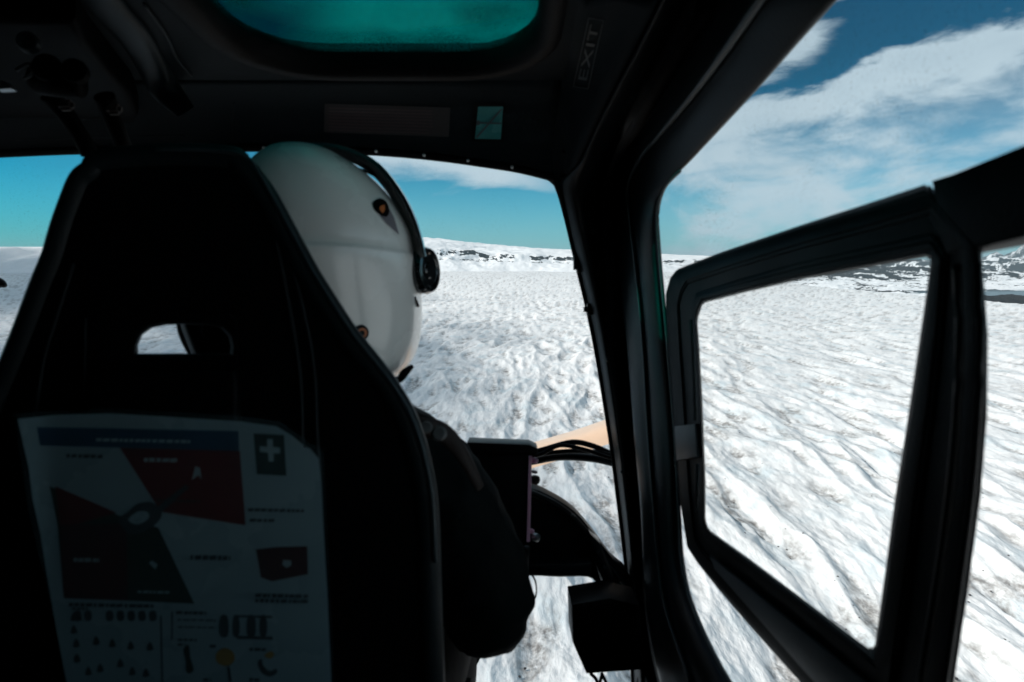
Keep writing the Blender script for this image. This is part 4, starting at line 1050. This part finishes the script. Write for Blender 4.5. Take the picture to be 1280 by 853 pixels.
midc = mth('MULTIPLY', rng(dist_mid, .116, .140), mth('MULTIPLY', rng(azn, -.33, -.2), rng(azn, .12, -.02)))
gen = mth('MULTIPLY', rng(nC, .50, .72), mth('SUBTRACT', 1.0, rng(sep.outputs['Y'], -.1, .3)))
over = mth('MULTIPLY', rng(nC, .40, .75, 0., .45), rng(eln, .5, .7))
streak = mth('MULTIPLY', rng(nA, .50, .66, 0, .42), mth('MULTIPLY', rng(eln, .0, .06), rng(azn, .2, .1)))
haz = mth('MULTIPLY', rng(eln, .15, -.03, 0, .40), rng(azn, -.5, -.12, .35, 1.))
hazR = mth('MULTIPLY', rng(eln, .2, .0, 0, .5), right)
dens = mth('MAXIMUM', bank, mth('MAXIMUM', low_veil, mth('MAXIMUM', midc, mth('MAXIMUM', gen, mth('MAXIMUM', over, mth('MAXIMUM', streak, mth('MAXIMUM', haz, hazR)))))))
dens = mth('MULTIPLY', dens, rng(nB, .25, .75, .86, 1.), True)
tn = N('ShaderNodeMix'); tn.data_type = 'RGBA'; tn.blend_type = 'MULTIPLY'; tn.inputs['Factor'].default_value = 1
L(sky.outputs[0], tn.inputs['A']); tn.inputs['B'].default_value = (.03, .70, .90, 1)
BGS = .1
mc = N('ShaderNodeMix'); mc.data_type = 'RGBA'; L(dens, mc.inputs['Factor']); L(tn.outputs['Result'], mc.inputs['A'])
mc.inputs['B'].default_value = (.52/BGS, .65/BGS, .73/BGS, 1)
dk = N('ShaderNodeMix'); dk.data_type = 'RGBA'; dk.blend_type = 'MULTIPLY'; dk.inputs['Factor'].default_value = 1
gray = N('ShaderNodeCombineColor'); dv = rng(eln, .06, .27, 1., .40)
L(mth('MULTIPLY', dv, dv), gray.inputs[0]); L(dv, gray.inputs[1]); L(mth('POWER', dv, .95), gray.inputs[2])
L(tn.outputs['Result'], dk.inputs['A']); L(gray.outputs[0], dk.inputs['B']); L(dk.outputs['Result'], mc.inputs['A'])
L(mc.outputs['Result'], bg.inputs['Color']); bg.inputs['Strength'].default_value = BGS

sl = bpy.data.lights.new('sun', 'SUN'); sl.energy = 4.8; sl.angle = R(.53); sl.color = (1, .94, .87)
so = bpy.data.objects.new('sun', sl); C.objects.link(so); so.location = (0, 0, 300)
so.rotation_euler = (-sd).to_track_quat('-Z', 'Y').to_euler()

# the cloud
def cloud(cx, cy, rx, ry, rot, h, amount, seed, fall=(.75, 1.5), nw=.9, ns=.0035):
    c0 = Vector((cx, cy, 0))+sd*(h/sd.z)
    bm = bmesh.new(); bmesh.ops.create_icosphere(bm, subdivisions=5, radius=1)
    for v in bm.verts:
        n_ = float(fbm(np.array([v.co.x*2.2+seed]), np.array([v.co.y*2.2+v.co.z*1.7]), 90, 4)[0])
        k = 1+.28*n_
        x_, y_ = v.co.x*rx*k, v.co.y*ry*k
        v.co = Vector((x_*math.cos(rot)-y_*math.sin(rot), x_*math.sin(rot)+y_*math.cos(rot), v.co.z*90*(1.0 if v.co.z > 0 else .35)*(1+.5*n_)))
    me = bpy.data.meshes.new('cloud'); bm.to_mesh(me); bm.free()
    m = bpy.data.materials.new('cloud'); m.use_nodes = True; t = m.node_tree; t.nodes.clear()
    o_ = t.nodes.new('ShaderNodeOutputMaterial'); d1 = t.nodes.new('ShaderNodeBsdfDiffuse'); d1.inputs[0].default_value = (.9, .92, .94, 1)
    d2 = t.nodes.new('ShaderNodeBsdfTranslucent'); d2.inputs[0].default_value = (.9, .92, .94, 1)
    a_ = t.nodes.new('ShaderNodeMixShader'); t.links.new(d1.outputs[0], a_.inputs[1]); t.links.new(d2.outputs[0], a_.inputs[2])
    tr = t.nodes.new('ShaderNodeBsdfTransparent'); mx_ = t.nodes.new('ShaderNodeMixShader')
    g = t.nodes.new('ShaderNodeTexCoord'); nn = t.nodes.new('ShaderNodeTexNoise'); nn.inputs['Scale'].default_value = ns; nn.inputs['Detail'].default_value = 6
    t.links.new(g.outputs['Object'], nn.inputs['Vector'])
    mp = t.nodes.new('ShaderNodeMapping'); mp.vector_type = 'POINT'; t.links.new(g.outputs['Object'], mp.inputs[0])
    mp.inputs['Scale'].default_value = (1/max(rx, 1), 1/max(ry, 1), 0)
    m1 = t.nodes.new('ShaderNodeMapping'); m1.vector_type = 'POINT'; m1.inputs['Rotation'].default_value = (0, 0, -rot); t.links.new(g.outputs['Object'], m1.inputs[0]); t.links.new(m1.outputs[0], mp.inputs[0])
    ln = t.nodes.new('ShaderNodeVectorMath'); ln.operation = 'LENGTH'; t.links.new(mp.outputs[0], ln.inputs[0])
    sm = t.nodes.new('ShaderNodeMath'); sm.operation = 'MULTIPLY_ADD'; sm.inputs[1].default_value = nw; t.links.new(nn.outputs['Fac'], sm.inputs[0]); t.links.new(ln.outputs['Value'], sm.inputs[2])
    rg = t.nodes.new('ShaderNodeMapRange'); rg.interpolation_type = 'SMOOTHSTEP'; rg.inputs['From Min'].default_value = fall[0]; rg.inputs['From Max'].default_value = fall[1]; rg.inputs['To Min'].default_value = amount; rg.inputs['To Max'].default_value = 0
    t.links.new(sm.outputs[0], rg.inputs['Value']); t.links.new(rg.outputs[0], mx_.inputs[0]); t.links.new(tr.outputs[0], mx_.inputs[1]); t.links.new(a_.outputs[0], mx_.inputs[2]); t.links.new(mx_.outputs[0], o_.inputs[0])
    me.materials.append(m); me.polygons.foreach_set('use_smooth', [True]*len(me.polygons))
    o = bpy.data.objects.new('cloud', me); C.objects.link(o); o.location = c0; o['kind'] = 'structure'
    return o
cloud(-330, 400, 370, 600, R(18), 1500, .78, 1, (.7, 1.25), .6)
cloud(-3980, 4310, 2680, 7500, R(35), 1500, .92, 5, (.75, 1.1), .5, .0012)

HAZE = True
if HAZE:
    me = bpy.data.meshes.new('haze'); bm = bmesh.new(); bmesh.ops.create_cube(bm, size=1)
    bmesh.ops.scale(bm, vec=(150000, 150000, 1400), verts=bm.verts); bmesh.ops.translate(bm, vec=(0, 0, 700-700+ -191-400+700+300), verts=bm.verts); bm.to_mesh(me); bm.free()
    hz_o = bpy.data.objects.new('haze', me); C.objects.link(hz_o); hz_o['kind'] = 'stuff'
    zmin = min(v.co.z for v in me.vertices)
    m = bpy.data.materials.new('haze'); m.use_nodes = True; t = m.node_tree; t.nodes.clear(); o_ = t.nodes.new('ShaderNodeOutputMaterial')
    pv = t.nodes.new('ShaderNodeVolumePrincipled'); pv.inputs['Color'].default_value = (.62, .82, .92, 1); pv.inputs['Density'].default_value = 1.7e-5
    t.links.new(pv.outputs[0], o_.inputs['Volume']); me.materials.append(m)

sc = bpy.context.scene
cam = bpy.data.cameras.new('camera'); co = bpy.data.objects.new('camera', cam); C.objects.link(co)
cam.sensor_width = 36; cam.lens = 36*F/1280; cam.clip_start = .02; cam.clip_end = 200000
co.location = (0, 0, ALT); co.rotation_euler = (math.pi/2-PITCH, 0, 0)
cam.dof.use_dof = True; cam.dof.focus_distance = 40; cam.dof.aperture_fstop = 7.5
sc.camera = co
sc.render.engine = 'CYCLES'
sc.cycles.use_denoising = True
sc.cycles.max_bounces = 8; sc.cycles.diffuse_bounces = 5; sc.cycles.transparent_max_bounces = 16; sc.cycles.volume_bounces = 0
sc.cycles.sample_clamp_indirect = 4; sc.cycles.caustics_reflective = False; sc.cycles.caustics_refractive = False
sc.view_settings.view_transform = 'Standard'; sc.view_settings.look = 'None'; sc.view_settings.exposure = .04; sc.view_settings.gamma = 1
sc.render.film_transparent = False
